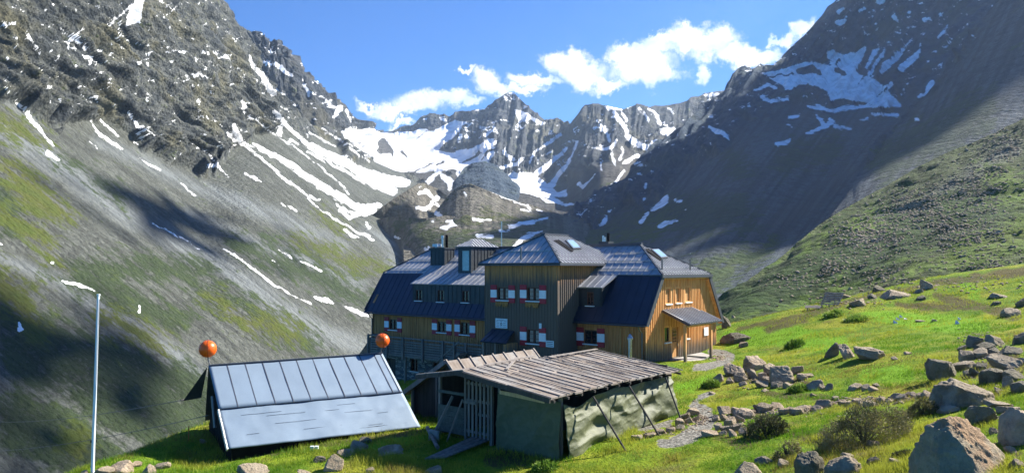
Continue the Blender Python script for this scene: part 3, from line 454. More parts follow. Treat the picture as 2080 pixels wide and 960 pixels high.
m, t, N, L, B = mat('meadow'); M_ground = m
tc = N.new('ShaderNodeTexCoord'); v = tc.outputs['Object']
at = N_(N, 'ShaderNodeAttribute', attribute_name='cov'); sp = N.new('ShaderNodeSeparateColor'); L.new(at.outputs['Color'], sp.inputs[0])
n1 = noise(N, L, v, .9, 6, .65); n2 = noise(N, L, v, 5, 5, .7); n3 = noise(N, L, v, 22, 3, .7); n4 = noise(N, L, v, .28, 4, .6)
g = mixc(N, L, rng(N, L, n1, .38, .62), (.11, .20, .014), (.21, .28, .018))
g = mixc(N, L, rng(N, L, n4, .48, .62, 0, .75), g, (.30, .29, .03))
g = mixc(N, L, rng(N, L, noise(N, L, v, .55, 5, .7), .56, .68, 0, .6), g, (.13, .10, .04))
g = mixc(N, L, rng(N, L, n2, .55, .75, 0, .7), g, (.06, .09, .014))
g = mixc(N, L, rng(N, L, mth(N, L, 'ADD', sp.outputs[1], mth(N, L, 'MULTIPLY', mth(N, L, 'SUBTRACT', n2, .5), .8)), .3, .7, 0, .85), g, (.16, .33, .012))
g = mixc(N, L, rng(N, L, mth(N, L, 'ADD', sp.outputs[2], mth(N, L, 'MULTIPLY', mth(N, L, 'SUBTRACT', n2, .5), 1.2)), .35, .75, 0, .9), g, (.10, .078, .035))
vo = N_(N, 'ShaderNodeTexVoronoi', {'Scale': 11.0}); L.new(v, vo.inputs['Vector'])
gr = mixc(N, L, rng(N, L, vo.outputs['Color'], .2, .8), (.17, .16, .13), (.33, .31, .26))
gm = rng(N, L, mth(N, L, 'ADD', sp.outputs[0], mth(N, L, 'MULTIPLY', mth(N, L, 'SUBTRACT', n2, .5), .9)), .4, .62)
g = mixc(N, L, gm, g, gr)
L.new(g, B.inputs['Base Color']); B.inputs['Roughness'].default_value = .95; B.inputs['Specular IOR Level'].default_value = .1
bp = N_(N, 'ShaderNodeBump', {'Distance': .12, 'Strength': .9}); L.new(mth(N, L, 'ADD', mth(N, L, 'MULTIPLY', n2, 1.3), mth(N, L, 'ADD', mth(N, L, 'MULTIPLY', n3, .5), mth(N, L, 'MULTIPLY', vo.outputs['Distance'], .3))), bp.inputs['Height']); L.new(bp.outputs[0], B.inputs['Normal'])

gx_ = np.arange(-75, 62, .27); gy_ = np.arange(3, 96, .27)
GX, GY = np.meshgrid(gx_, gy_); GZ = gz(GX, GY)
GZ = GZ+.06*fbm(np.stack([GX*1.6, GY*1.6, GX*0], -1), 3, 95)
GP = np.stack([GX, GY, GZ], -1); PX, PY = proj(GP)
front = GP[..., 1] > 2
wpx = PX+8*fbm(np.stack([PX/20, PY/14, PX*0], -1), 3, 97); wpy = PY+5*fbm(np.stack([PX/20, PY/14, PX*0+4], -1), 3, 98)
PATHS = [[(1446,714,6),(1470,716,7),(1484,722,7),(1478,732,8),(1450,740,8),(1415,746,9)],[(1412,826,13),(1432,838,14),(1436,855,16),(1420,872,16),(1385,892,12),(1340,900,8)],[(1420,805,7),(1450,800,5)],[(1300,870,4),(1360,860,6)]]
STONY = [[(1500,838,8),(1640,832,6),(1760,810,6),(1880,800,8)],[(1480,760,18),(1600,768,18),(1680,784,6)],[(1500,862,18)],[(1980,700,16),(2060,740,40),(1960,760,14)],[(2040,830,20),(2070,930,20)],[(1740,782,8),(1790,784,8)]]
GCOV = np.zeros(GX.shape+(4,))
vis = front & (PX > 100) & (PX < 2200) & (PY > 500)
GCOV[..., 0] = np.where(vis, paint(wpx, wpy, PATHS, 7), 0)
GCOV[..., 1] = np.where(vis, paint(wpx, wpy, [[(1760,640,10),(1900,655,18),(2000,660,14)],[(1480,690,16),(1600,680,20),(1700,700,20)],[(1380,790,14),(1440,770,10)],[(500,900,10),(800,900,12),(900,870,8)],[(1760,760,16),(1840,760,18)],[(1980,600,12),(1960,570,10)]], 24), 0)
GCOV[..., 2] = np.where(vis, paint(wpx, wpy, [[(1820,618,5),(1900,622,9),(1980,626,6)],[(1640,650,6),(1560,668,8)],[(1500,668,5),(1640,640,6),(1760,602,5),(1900,575,7),(2080,550,9)],[(1900,600,8),(2060,640,12)],[(1560,800,6),(1700,810,8)],[(1450,880,6),(1500,905,10),(1560,890,6)],[(1620,880,14),(1800,925,16)],[(1350,880,5)],[(1000,930,20),(1090,925,16)],[(430,930,8),(700,895,8),(860,875,6)]]+[[(a, b+4, max(3, c*.6)) for a, b, c in s_] for s_ in STONY], 14), 0)
GCOV[..., 3] = 1
grd = grid_mesh('meadow', GP, M_ground, GCOV); grd['kind'] = 'structure'

# ------------------------------------------------------------------ custom properties, builders
def tag(o, label=None, cat=None, group=None, kind=None):
    if label: o['label'] = label
    if cat: o['category'] = cat
    if group: o['group'] = group
    if kind: o['kind'] = kind
    return o
def empty(name, loc, rz=0, **k):
    o = bpy.data.objects.new(name, None); COL.objects.link(o); o.location = loc; o.rotation_euler = (0, 0, rz); o.empty_display_size = .3
    return tag(o, **k)
class MB:
    """collects solids in one mesh; coordinates are mapped by xf before they are stored"""
    def __init__(s, xf=None): s.v = []; s.f = []; s.mi = []; s.xf = xf or (lambda p: p); s.m = 0
    def solid(s, pts, faces):
        n = len(s.v); s.v += [s.xf(p) for p in pts]; s.f += [tuple(n+i for i in f) for f in faces]; s.mi += [s.m]*len(faces); return s
    def box(s, x0, x1, y0, y1, z0, z1):
        return s.solid([(x0,y0,z0),(x1,y0,z0),(x1,y1,z0),(x0,y1,z0),(x0,y0,z1),(x1,y0,z1),(x1,y1,z1),(x0,y1,z1)], [(0,3,2,1),(4,5,6,7),(0,1,5,4),(1,2,6,5),(2,3,7,6),(3,0,4,7)])
    def prism(s, poly, off):
        """poly: 3D polygon; off: extrusion vector"""
        n = len(poly); q = [tuple(np.add(p, off)) for p in poly]
        return s.solid(list(poly)+q, [tuple(range(n)), tuple(range(2*n-1, n-1, -1))]+[(i, n+i, n+(i+1) % n, (i+1) % n) for i in range(n)])
    def bar(s, p, q, w, h=None, up=(0, 0, 1)):
        p = np.array(p, float); q = np.array(q, float); d = q-p; d /= np.linalg.norm(d); u = np.array(up, float)
        if abs(d@u) > .97: u = np.array([1., 0, 0])
        a = np.cross(d, u); a /= np.linalg.norm(a); b = np.cross(a, d); h = h or w
        c = [a*sx*w/2+b*sy*h/2 for sx, sy in ((-1,-1),(1,-1),(1,1),(-1,1))]
        return s.solid([tuple(p+k) for k in c]+[tuple(q+k) for k in c], [(0,3,2,1),(4,5,6,7),(0,1,5,4),(1,2,6,5),(2,3,7,6),(3,0,4,7)])
    def tube(s, pts, r, n=10, r2=None):
        pts = [np.array(p, float) for p in pts]; V = []; k = len(pts)
        for i, p in enumerate(pts):
            d = pts[min(i+1, k-1)]-pts[max(i-1, 0)]; d /= np.linalg.norm(d); u = np.array([0, 0, 1.]) if abs(d[2]) < .9 else np.array([1., 0, 0])
            a = np.cross(d, u); a /= np.linalg.norm(a); b = np.cross(d, a); rr = r if r2 is None else r+(r2-r)*i/(k-1)
            V += [tuple(p+rr*(a*math.cos(6.2832*j/n)+b*math.sin(6.2832*j/n))) for j in range(n)]
        fs = [(i*n+j, i*n+(j+1) % n, (i+1)*n+(j+1) % n, (i+1)*n+j) for i in range(k-1) for j in range(n)]
        fs += [tuple(range(n-1, -1, -1)), tuple((k-1)*n+j for j in range(n))]
        return s.solid(V, fs)
    def build(s, name, mats, parent=None, smooth=False, bevel=0, **k):
        me = bpy.data.meshes.new(name); me.from_pydata([tuple(map(float, p)) for p in s.v], [], s.f)
        for m_ in (mats if isinstance(mats, (list, tuple)) else [mats]): me.materials.append(m_)
        me.polygons.foreach_set('material_index', s.mi)
        bm = bmesh.new(); bm.from_mesh(me); bmesh.ops.recalc_face_normals(bm, faces=bm.faces); bm.to_mesh(me); bm.free()
        if smooth: me.polygons.foreach_set('use_smooth', [True]*len(me.polygons))
        o = bpy.data.objects.new(name, me); COL.objects.link(o); o.parent = parent
        if bevel: b = o.modifiers.new('b', 'BEVEL'); b.width = bevel; b.segments = 1; b.limit_method = 'ANGLE'
        return tag(o, **k)

# ------------------------------------------------------------------ rocks
def rock_mat(name, base, base2, lichen=(.17, .18, .11), rust=None):
    m, t, N, L, B = mat(name); tc = N.new('ShaderNodeTexCoord'); v = tc.outputs['Object']
    oi = N.new('ShaderNodeObjectInfo'); mp = N.new('ShaderNodeVectorMath'); mp.operation = 'ADD'
    L.new(v, mp.inputs[0]); c3 = N.new('ShaderNodeCombineXYZ')
    for i in range(3): L.new(mth(N, L, 'MULTIPLY', oi.outputs['Random'], 37.0+i*11), c3.inputs[i])
    L.new(c3.outputs[0], mp.inputs[1]); v = mp.outputs[0]
    n1 = noise(N, L, v, 2.2, 6, .65, .4); n2 = noise(N, L, v, 9, 5, .7); n3 = noise(N, L, v, 34, 4, .7)
    c = mixc(N, L, rng(N, L, n1, .36, .64), base, base2)
    c = mixc(N, L, rng(N, L, n2, .56, .68, 0, .6), c, lichen)
    c = mixc(N, L, rng(N, L, n3, .58, .72, 0, .55), c, tuple(x*.35 for x in base))
    if rust: c = mixc(N, L, rng(N, L, noise(N, L, v, 1.1, 5, .6), .46, .60, 0, .85), c, rust)
    c = mixc(N, L, mth(N, L, 'MULTIPLY', oi.outputs['Random'], .35), c, tuple(x*1.35 for x in base2))
    L.new(c, B.inputs['Base Color']); B.inputs['Roughness'].default_value = .85; B.inputs['Specular IOR Level'].default_value = .25
    bp = N_(N, 'ShaderNodeBump', {'Distance': .09, 'Strength': 1.0}); L.new(mth(N, L, 'ADD', mth(N, L, 'MULTIPLY', n2, 1.4), mth(N, L, 'ADD', n1, mth(N, L, 'MULTIPLY', n3, .4))), bp.inputs['Height']); L.new(bp.outputs[0], B.inputs['Normal'])
    return m
M_rock = rock_mat('grey_rock', (.22, .17, .11), (.40, .325, .225)); M_rockw = rock_mat('warm_rock', (.24, .175, .11), (.46, .36, .25))
M_rockd = rock_mat('dark_rock', (.11, .095, .06), (.23, .20, .14)); M_rockr = rock_mat('rusty_rock', (.24, .195, .13), (.40, .33, .22), (.16, .20, .09), (.34, .18, .08))
def ico(n):
    bm = bmesh.new(); bmesh.ops.create_icosphere(bm, subdivisions=n, radius=1); v = np.array([x.co[:] for x in bm.verts]); f = [[x.index for x in q.verts] for q in bm.faces]; bm.free(); return v, f
ICO = {k: ico(k) for k in (3, 4, 5, 6)}
def rock_mesh(seed, sub, dims, nplanes=13, rough=.05, planes=None):
    r_ = np.random.RandomState(seed); v, f = ICO[sub]
    n = r_.normal(size=(nplanes, 3)); n /= np.linalg.norm(n, axis=1)[:, None]; h = r_.uniform(.62, 1.0, nplanes)
    n = np.concatenate([n, [[0, 0, -1]]]); h = np.r_[h, .75]; tp = np.array([r_.uniform(-.35, .4), r_.uniform(-.55, -.1), .9]); n = np.concatenate([n, [tp/np.linalg.norm(tp)]]); h = np.r_[h, r_.uniform(.5, .68)]
    if planes: n = np.array([p[:3] for p in planes], float); n /= np.linalg.norm(n, axis=1)[:, None]; h = np.array([p[3] for p in planes])
    dn = v@n.T; rad = np.where(dn > .05, h/np.maximum(dn, .05), 9).min(1); rad = np.minimum(rad, 1.25)
    P = v*rad[:, None]; P = P*(1+rough*1.25*fbm(P*3.4+seed, 5, seed % 50, .62, ridged=True))[:, None]; tl = r_.uniform(-.35, .35, 2)*(0 if planes else 1); P[:, 2] += P[:, 0]*tl[0]+P[:, 1]*tl[1]
    lo, hi = P.min(0), P.max(0); P = (P-(lo+hi)/2)/(hi-lo)*np.array(dims)
    me = bpy.data.meshes.new('rock'); me.from_pydata(P.tolist(), [], f); 
    if sub > 4: me.polygons.foreach_set('use_smooth', [True]*len(f))
    return me
rock_n = 0
def rock(x0, x1, y0, y1, label, cat='rock', mt=None, group=None, name='rock', dep=.8, seed=None, np_=10, lift=0, planes=None):
    """a rock that fills the given patch of hillside; placed where the line of sight meets the ground"""
    global rock_n; rock_n += 1
    p = ground_hit((x0+x1)/2, y1-1); Y = p[1]; wd = (x1-x0)/F*Y*1.0; ht = (y1-y0)/F*Y
    dp = max(wd*dep, ht*.7); tn_ = abs(p[2])/Y; hv_ = max(.5*ht, ht-.55*dp*tn_); hh = hv_*1.5
    sub = 6 if wd > 1.4 else (5 if wd > .5 else (4 if wd > .2 else 3))
    me = rock_mesh(seed if seed is not None else 1000+rock_n*7, sub, (wd, dp, hh), np_, rough=.10 if wd > .8 else .07, planes=planes)
    o = bpy.data.objects.new(name, me); COL.objects.link(o); me.materials.append(mt or M_rock); me.name = name
    d = p.copy(); d[2] = 0; d /= np.linalg.norm(d)
    c = p+d*dp*.32; o.location = (c[0], c[1], p[2]+hv_-hh/2+lift); o.rotation_euler = (0, 0, rnd.uniform(-.25, .25)-math.atan2(p[0], p[1]))
    tag(o, label, cat, group); return o
ROCKS = [
 (1846,2042,836,985,'huge lichen-covered boulder with rusty patches at the bottom right','boulder',M_rockr),
 (1886,2014,766,828,'broad grey boulder with a bright sunlit flat top behind the huge rusty boulder','boulder',M_rock),
 (1883,1946,727,772,'greenish block-shaped boulder left of the grey scree pile','boulder',M_rockd),
 (1962,2021,820,863,'rounded dark boulder just below the broad flat-topped one','boulder',M_rockd),
 (2032,2110,826,905,'tall brownish boulder cut off by the right edge of the photo','boulder',M_rockw),
 (1614,1673,914,975,'upright dark green-grey boulder at the bottom edge, left of its twin','boulder',M_rockd),
 (1672,1748,921,975,'pointed boulder with a bright right flank at the bottom edge','boulder',M_rock),
 (1760,1788,925,945,'small round dark stone on moss below the wide shrub','stone',M_rockd),
 (1675,1704,694,727,'bluish upright rock, left of three rocks in mid meadow','rock',M_rockd),
 (1703,1740,698,728,'pinkish cracked rock, middle of three rocks in mid meadow','rock',M_rockw),
 (1734,1797,704,732,'long dark rock with a white right end, right of three in mid meadow','rock',M_rock),
 (1508,1566,722,752,'large flat-topped rock crowning the rubble pile','rock',M_rockw),
 (1563,1612,742,778,'layered square rock at the front of the rubble pile','rock',M_rock),
 (1533,1562,772,788,'low grey stone lying in front of the rubble pile','stone',M_rock),
 (1638,1672,770,792,'wedge-shaped pale stone right of the rubble pile','stone',M_rock),
 (1447,1470,758,778,'grey stone half hidden in grass at the left end of the rubble pile','stone',M_rock),
 (1466,1486,640,666,'upright dark stone beside the hut behind the porch','stone',M_rockd),
 (1486,1500,640,654,'small pale stone behind the upright dark stone near the porch','stone',M_rock),
 (1462,1524,674,697,'wide dark rock in the grass right of the porch','rock',M_rockd),
 (1500,1520,694,706,'small grey stone below the wide dark rock near the porch','stone',M_rock),
 (1770,1799,579,594,'blocky dark rock on the crest above the flat slab','rock',M_rockd),
 (1783,1848,588,607,'long flat slab on the crest of the meadow','rock',M_rock),
 (1762,1781,596,608,'small stone left of the long flat slab on the crest','stone',M_rockd),
 (1726,1758,606,622,'pale rounded stone right of the wooden lounger slab','stone',M_rock),
 (1870,1897,567,588,'upright rock highest on the yellow crest','rock',M_rock),
 (1856,1875,587,596,'low dark stone below the upright crest rock','stone',M_rockd),
 (1861,1880,600,611,'dark stone above the bare soil strip','stone',M_rockd),
 (1677,1728,592,610,'flat pale slab directly behind the wooden lounger','rock',M_rockw),
 (2009,2048,595,607,'flat grey stone at the right of the crest meadow','stone',M_rock),
 (2012,2032,612,620,'low dark stone under the flat grey stone at the right','stone',M_rockd),
 (2064,2090,602,624,'dark rock at the right edge level with the crest','rock',M_rockd),
 (2034,2070,625,644,'group-like rounded rock above the right scree','rock',M_rock),
 (2059,2095,666,698,'big dark boulder at the right edge above the grey scree pile','boulder',M_rockd),
 (2007,2072,718,752,'large grey boulder in the centre of the right scree pile','boulder',M_rock),
 (478,546,940,972,'mossy pale rock at the bottom edge in front of the metal hut','rock',M_rock),
 (224,270,934,962,'yellowish rounded rock right of the flagpole foot','rock',M_rockw),
 (192,230,946,968,'pale stone at the foot of the flagpole','stone',M_rock),
 (286,316,943,966,'rounded grey stone left of the mossy pale rock','stone',M_rock),
 (712,748,893,917,'jagged pale rock in the grass below the hut eave','rock',M_rock),
 (726,756,886,900,'dark flat stone behind the jagged pale rock','stone',M_rockd),
 (684,722,911,927,'low rounded stone left of the jagged pale rock','stone',M_rock),
 (658,698,922,958,'tall folded pale rock in the front grass','rock',M_rock),
 (632,661,924,940,'dark mossy stone left of the tall folded rock','stone',M_rockd),
 (604,632,952,968,'flat pale stone at the bottom edge left of the folded rock','stone',M_rock),
 (766,820,903,924,'wide flat stone lying in the shadow of the shed','rock',M_rockw),
 (860,898,944,968,'sunlit white-grey stone at the bottom edge before the ramp','stone',M_rock),
 (743,761,948,960,'small brown stone between tall folded rock and the shadow','stone',M_rockw),
 (1494,1553,936,972,'lichen-speckled low rock at the bottom edge','rock',M_rock),
 (1533,1575,926,943,'flat dark rock above the lichen-speckled low rock','rock',M_rockd),
 (1581,1606,932,948,'grey stone left of the upright dark boulder','stone',M_rock),
 (1760,1786,893,909,'pale crusty stone at the lower edge of the wide shrub','stone',M_rock),
 (1806,1832,930,946,'pale stone with lichen right of the small round dark stone','stone',M_rock),
 (1708,1737,919,932,'flat stone behind the pointed boulder','stone',M_rock),
 (1722,1752,778,793,'grey stone in the meadow above the line of stones','stone',M_rock),
 (1903,1948,821,838,'flat grey slab between the broad boulder and the huge one','rock',M_rock),
 (2000,2048,813,829,'flat slab right of the rounded dark boulder','rock',M_rock),
 (406,420,890,900,'small white stone beside the left hut wall','stone',M_rock)]
SHAPES = {0: [(.55,-.25,.85,.46),(.40,-.52,.76,.56),(-.82,-.50,.28,.62),(.0,.05,1,.62),(.85,-.35,.40,.86),(-.25,-.95,.15,.86),(.1,.9,.3,.85),(-.6,.3,.75,.7),(0,0,-1,.7),(.15,-.75,.64,.58),(-.35,-.35,.87,.58)],
 1: [(.28,-.05,.95,.52),(-.55,-.75,.42,.60),(.15,-.93,.25,.72),(.9,-.2,.4,.95),(-.9,.1,.4,.92),(0,.9,.4,.8),(0,0,-1,.6),(-.3,-.2,.92,.60),(.6,-.6,.4,.86)],
 4: [(-.5,-.35,.8,.6),(-.95,-.2,.2,.85),(0,-.95,.3,.75),(.9,0,.3,.9),(0,.9,.3,.8),(0,0,-1,.7),(.2,0,.95,.72)]}
for i_, r_ in enumerate(ROCKS): rock(*r_[:5], cat=r_[5], mt=r_[6], name=r_[5], planes=SHAPES.get(i_))
def pile(lst, label, group, mts, name='stone'):
    for q in lst: rock(*q, label, cat='stone', mt=rnd.choice(mts), group=group, name=name)
pile([(1963,1998,681,706),(1980,2021,694,712),(2003,2041,679,703),(1976,2012,706,726),(2027,2074,702,723),(1949,1978,711,733),(1932,1978,731,753),(1978,2004,736,751),(1969,1993,746,764),(1992,2038,746,779),(2040,2082,749,774),(2036,2058,762,790),(2056,2090,772,797),(2026,2071,822,841),
      (2006,2030,705,720),(2044,2064,742,756),(2060,2084,726,744),(1956,1972,752,764),(2020,2040,786,798),(2052,2078,842,860),(2010,2028,868,884),(2040,2064,905,922),(2050,2080,930,950),(1945,1962,700,712)],
     'grey angular stone in the loose scree pile at the right', 'stones of the scree pile at the right', [M_rock, M_rock, M_rockd])
pile([(1470,1512,738,764),(1518,1540,748,768),(1552,1590,738,762),(1608,1632,742,760),(1566,1590,772,788),(1490,1520,756,774),(1474,1492,766,780),(1538,1558,756,772),(1590,1612,776,788),(1618,1640,758,772),(1500,1518,774,784),(1548,1566,764,776),(1664,1678,780,792),(1676,1692,778,792),(1630,1652,758,766)],
     'brown-grey stone heaped in the rubble pile above the path', 'stones of the rubble pile above the path', [M_rock, M_rockw])
wall_st = []
for k in range(30):
    t = k/29; x = 1500+t*385; y = 842-t*38+6*math.sin(x/23.)+rnd.uniform(-5, 5); s = rnd.uniform(12, 27)*(1 if t < .5 else .8); wall_st.append((x-s/2*1.3, x+s/2*1.3, y-s*.55, y+s*.18))
pile(wall_st, 'pale stone in the long line of stones crossing the meadow', 'stones of the line crossing the meadow', [M_rockw, M_rockw, M_rock])
pile([(1457,1486,824,842),(1484,1506,826,842),(1462,1480,840,854),(1470,1496,846,864),(1492,1512,842,858),(1450,1468,858,874),(1462,1488,862,878),(1486,1508,858,876),(1480,1498,872,888),(1460,1478,874,886),(1424,1462,872,888),(1500,1520,868,884),(1508,1534,834,850),(1446,1462,842,854)],
     'tan angular stone heaped beside the gravel path', 'stones heaped beside the gravel path', [M_rockw, M_rockw, M_rock])
pile([(1378,1402,836,852),(1392,1420,828,846),(1370,1390,848,864),(1390,1408,846,860),(1372,1392,862,874),(1404,1420,842,856),(1352,1372,866,878),(1330,1354,870,882),(1306,1332,876,888),(1282,1306,882,893)],
     'pale stone holding down the tarpaulin edge of the shed', 'stones along the foot of the tarpaulin', [M_rockw, M_rock])
pile([(1750,1768,780,792),(1764,1784,784,796),(1772,1788,778,786),(1892,1906,648,654),(1440,1456,795,802),(1545,1562,790,796),(1836,1852,714,720),(1810,1826,724,731),(1690,1704,804,810),(262,287,936,949),(314,346,936,952),(160,180,954,966),(1645,1662,798,806),(1860,1880,650,655)],
     'little stone lying alone in the open grass', 'scattered single stones in the grass', [M_rockw, M_rock])
# ------------------------------------------------------------------ building materials
def wood(name, c1, c2, grey, grey_amt=.3, z0=None, z1=None, top=None, rough=.85, sc=1.0):
    """boards with vertical grain; z0..z1 weathering: below z0 fully grey, above z1 fresh"""
    m, t, N, L, B = mat(name); tc = N.new('ShaderNodeTexCoord'); v = tc.outputs['Object']
    mp = N_(N, 'ShaderNodeMapping'); mp.inputs['Scale'].default_value = (7*sc, 7*sc, .5*sc); L.new(v, mp.inputs[0])
    n1 = noise(N, L, mp.outputs[0], 1.0, 5, .65); mp2 = N_(N, 'ShaderNodeMapping'); mp2.inputs['Scale'].default_value = (40*sc, 40*sc, 2*sc); L.new(v, mp2.inputs[0]); n2 = noise(N, L, mp2.outputs[0], 1.0, 4, .7)
    mp3 = N_(N, 'ShaderNodeMapping'); mp3.inputs['Scale'].default_value = (2.2, 2.2, 1.2); L.new(v, mp3.inputs[0]); n3 = noise(N, L, mp3.outputs[0], 1.0, 5, .6)
    c = mixc(N, L, rng(N, L, n1, .3, .7), c1, c2)
    if z0 is not None:
        sx = N.new('ShaderNodeSeparateXYZ'); L.new(v, sx.inputs[0])
        zz = mth(N, L, 'ADD', sx.outputs[2], mth(N, L, 'MULTIPLY', mth(N, L, 'SUBTRACT', n1, .5), 1.6))
        f = rng(N, L, zz, z0, z1, 1, 0); f = mth(N, L, 'MAXIMUM', f, rng(N, L, n3, .5, .75, 0, grey_amt)); c = mixc(N, L, f, c, grey)
    else: c = mixc(N, L, rng(N, L, n3, .4, .7, 0, grey_amt), c, grey)
    c = mixc(N, L, rng(N, L, n2, .52, .75, 0, .55), c, tuple(x*.4 for x in c1))
    L.new(c, B.inputs['Base Color']); B.inputs['Roughness'].default_value = rough; B.inputs['Specular IOR Level'].default_value = .2
    bp = N_(N, 'ShaderNodeBump', {'Distance': .01, 'Strength': .6}); L.new(n2, bp.inputs['Height']); L.new(bp.outputs[0], B.inputs['Normal'])
    return m
def plain(name, c, rough=.6, metal=0, var=.15, sc=3, spec=.4, bump=0):
    m, t, N, L, B = mat(name); tc = N.new('ShaderNodeTexCoord'); n1 = noise(N, L, tc.outputs['Object'], sc, 5, .6)
    cc = mixc(N, L, rng(N, L, n1, .3, .7), tuple(x*(1-var) for x in c), tuple(min(1, x*(1+var)) for x in c))
    L.new(cc, B.inputs['Base Color']); B.inputs['Roughness'].default_value = rough; B.inputs['Metallic'].default_value = metal; B.inputs['Specular IOR Level'].default_value = spec
    L.new(rng(N, L, noise(N, L, tc.outputs['Object'], sc*3, 4, .6), .3, .7, rough*.85, min(1, rough*1.15)), B.inputs['Roughness'])
    if bump: bp = N_(N, 'ShaderNodeBump', {'Distance': bump, 'Strength': .6}); L.new(n1, bp.inputs['Height']); L.new(bp.outputs[0], B.inputs['Normal'])
    return m
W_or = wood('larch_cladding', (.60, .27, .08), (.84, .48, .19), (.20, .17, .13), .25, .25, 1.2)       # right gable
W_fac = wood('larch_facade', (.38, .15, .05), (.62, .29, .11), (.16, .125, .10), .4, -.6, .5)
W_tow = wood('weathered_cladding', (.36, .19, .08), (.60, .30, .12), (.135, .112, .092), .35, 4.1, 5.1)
W_grey = wood('grey_timber', (.15, .13, .11), (.27, .24, .205), (.12, .12, .12), .5)
W_dark = wood('dark_timber', (.045, .04, .035), (.09, .08, .07), (.07, .07, .07), .5)
W_door = wood('door_timber', (.42, .21, .07), (.60, .33, .13), (.2, .15, .1), .2)
W_new = wood('fresh_plank', (.50, .36, .18), (.66, .50, .28), (.4, .3, .2), .3)
R_met = plain('roof_metal', (.34, .345, .355), .45, .35, .12, 1.2, .5); R_dark = plain('roof_metal_shaded', (.02, .028, .05), .38, .2, .15, 1.0, .5)  # second metal is a darker copy holding the steep roof's shade
R_trim = plain('roof_trim', (.06, .068, .08), .5, .3, .1); G_pipe = plain('grey_pipe', (.16, .155, .15), .4, .6, .1); Steel = plain('steel', (.5, .5, .5), .3, .9, .1)
C_white = plain('white_paint', (.72, .76, .78), .55, 0, .05); C_red = plain('red_paint', (.34, .015, .03), .55, 0, .12); C_frame = plain('window_frame', (.10, .035, .02), .6)
Glass = plain('dark_glass', (.012, .015, .02), .08, 0, .05, 1, .8); Curt = plain('curtain', (.32, .27, .22), .8); Black = plain('dark_void', (.006, .006, .007), .9, 0, .1, 1, .1)
Ink = plain('sign_ink', (.03, .06, .08), .7); Paper = plain('sign_board', (.62, .74, .78), .5, 0, .05)
Conc = plain('concrete', (.36, .34, .31), .9, 0, .15, 4, .2, .02)
def stonewall():
    m, t, N, L, B = mat('stone_masonry'); tc = N.new('ShaderNodeTexCoord'); mp = N_(N, 'ShaderNodeMapping'); mp.inputs['Scale'].default_value = (2.2, 2.2, 6.5); L.new(tc.outputs['Object'], mp.inputs[0])
    vo = N_(N, 'ShaderNodeTexVoronoi', {'Scale': 1.0}); L.new(mp.outputs[0], vo.inputs['Vector']); ve = N_(N, 'ShaderNodeTexVoronoi', {'Scale': 1.0}, feature='DISTANCE_TO_EDGE'); L.new(mp.outputs[0], ve.inputs['Vector'])
    c = mixc(N, L, rng(N, L, vo.outputs['Color'], .1, .9), (.09, .10, .11), (.34, .33, .30)); c = mixc(N, L, rng(N, L, ve.outputs['Distance'], .0, .09, 1, 0), c, (.04, .04, .04))
    L.new(c, B.inputs['Base Color']); B.inputs['Roughness'].default_value = .9
    bp = N_(N, 'ShaderNodeBump', {'Distance': .04}); L.new(rng(N, L, ve.outputs['Distance'], 0, .12), bp.inputs['Height']); L.new(bp.outputs[0], B.inputs['Normal']); return m
Stone = stonewall()

# ------------------------------------------------------------------ frames: a runs away to the left along the front, b runs away to the right, z up
class Fr:
    def __init__(s, ox, oy, oz, ang):
        a = R(ang); s.o = np.array([ox, oy, oz], float); s.d1 = np.array([-math.sin(a), math.cos(a), 0]); s.d2 = np.array([math.cos(a), math.sin(a), 0]); s.rz = -(math.pi/2-a)
    def w(s, a, b, z): return np.array([s.o[0], s.o[1], 0])+s.d1*a+s.d2*b+np.array([0, 0, z])
    def xf(s, p): return (-p[0], p[1], p[2]-s.o[2])
    def hit(s, px, py, p0, n):
        """local (a,b,z) where a line of sight meets the plane through p0 with normal n, both in (a,b,z)"""
        P0 = s.w(*p0); Nn = s.d1*n[0]+s.d2*n[1]+np.array([0, 0, n[2]]); d = rays(px, py); P = d*((P0@Nn)/(d@Nn)); q = P-np.array([s.o[0], s.o[1], 0]); return (float(q@s.d1), float(q@s.d2), float(P[2]))
def clip_poly(poly, hp):
    nu, nz, c = hp; outp = []
    for i in range(len(poly)):
        p, q = poly[i], poly[(i+1) % len(poly)]; dp = nu*p[0]+nz*p[1]-c; dq = nu*q[0]+nz*q[1]-c
        if dp <= 0: outp.append(p)
        if (dp < 0) != (dq < 0) and dp != dq: t = dp/(dp-dq); outp.append((p[0]+(q[0]-p[0])*t, p[1]+(q[1]-p[1])*t))
    return outp
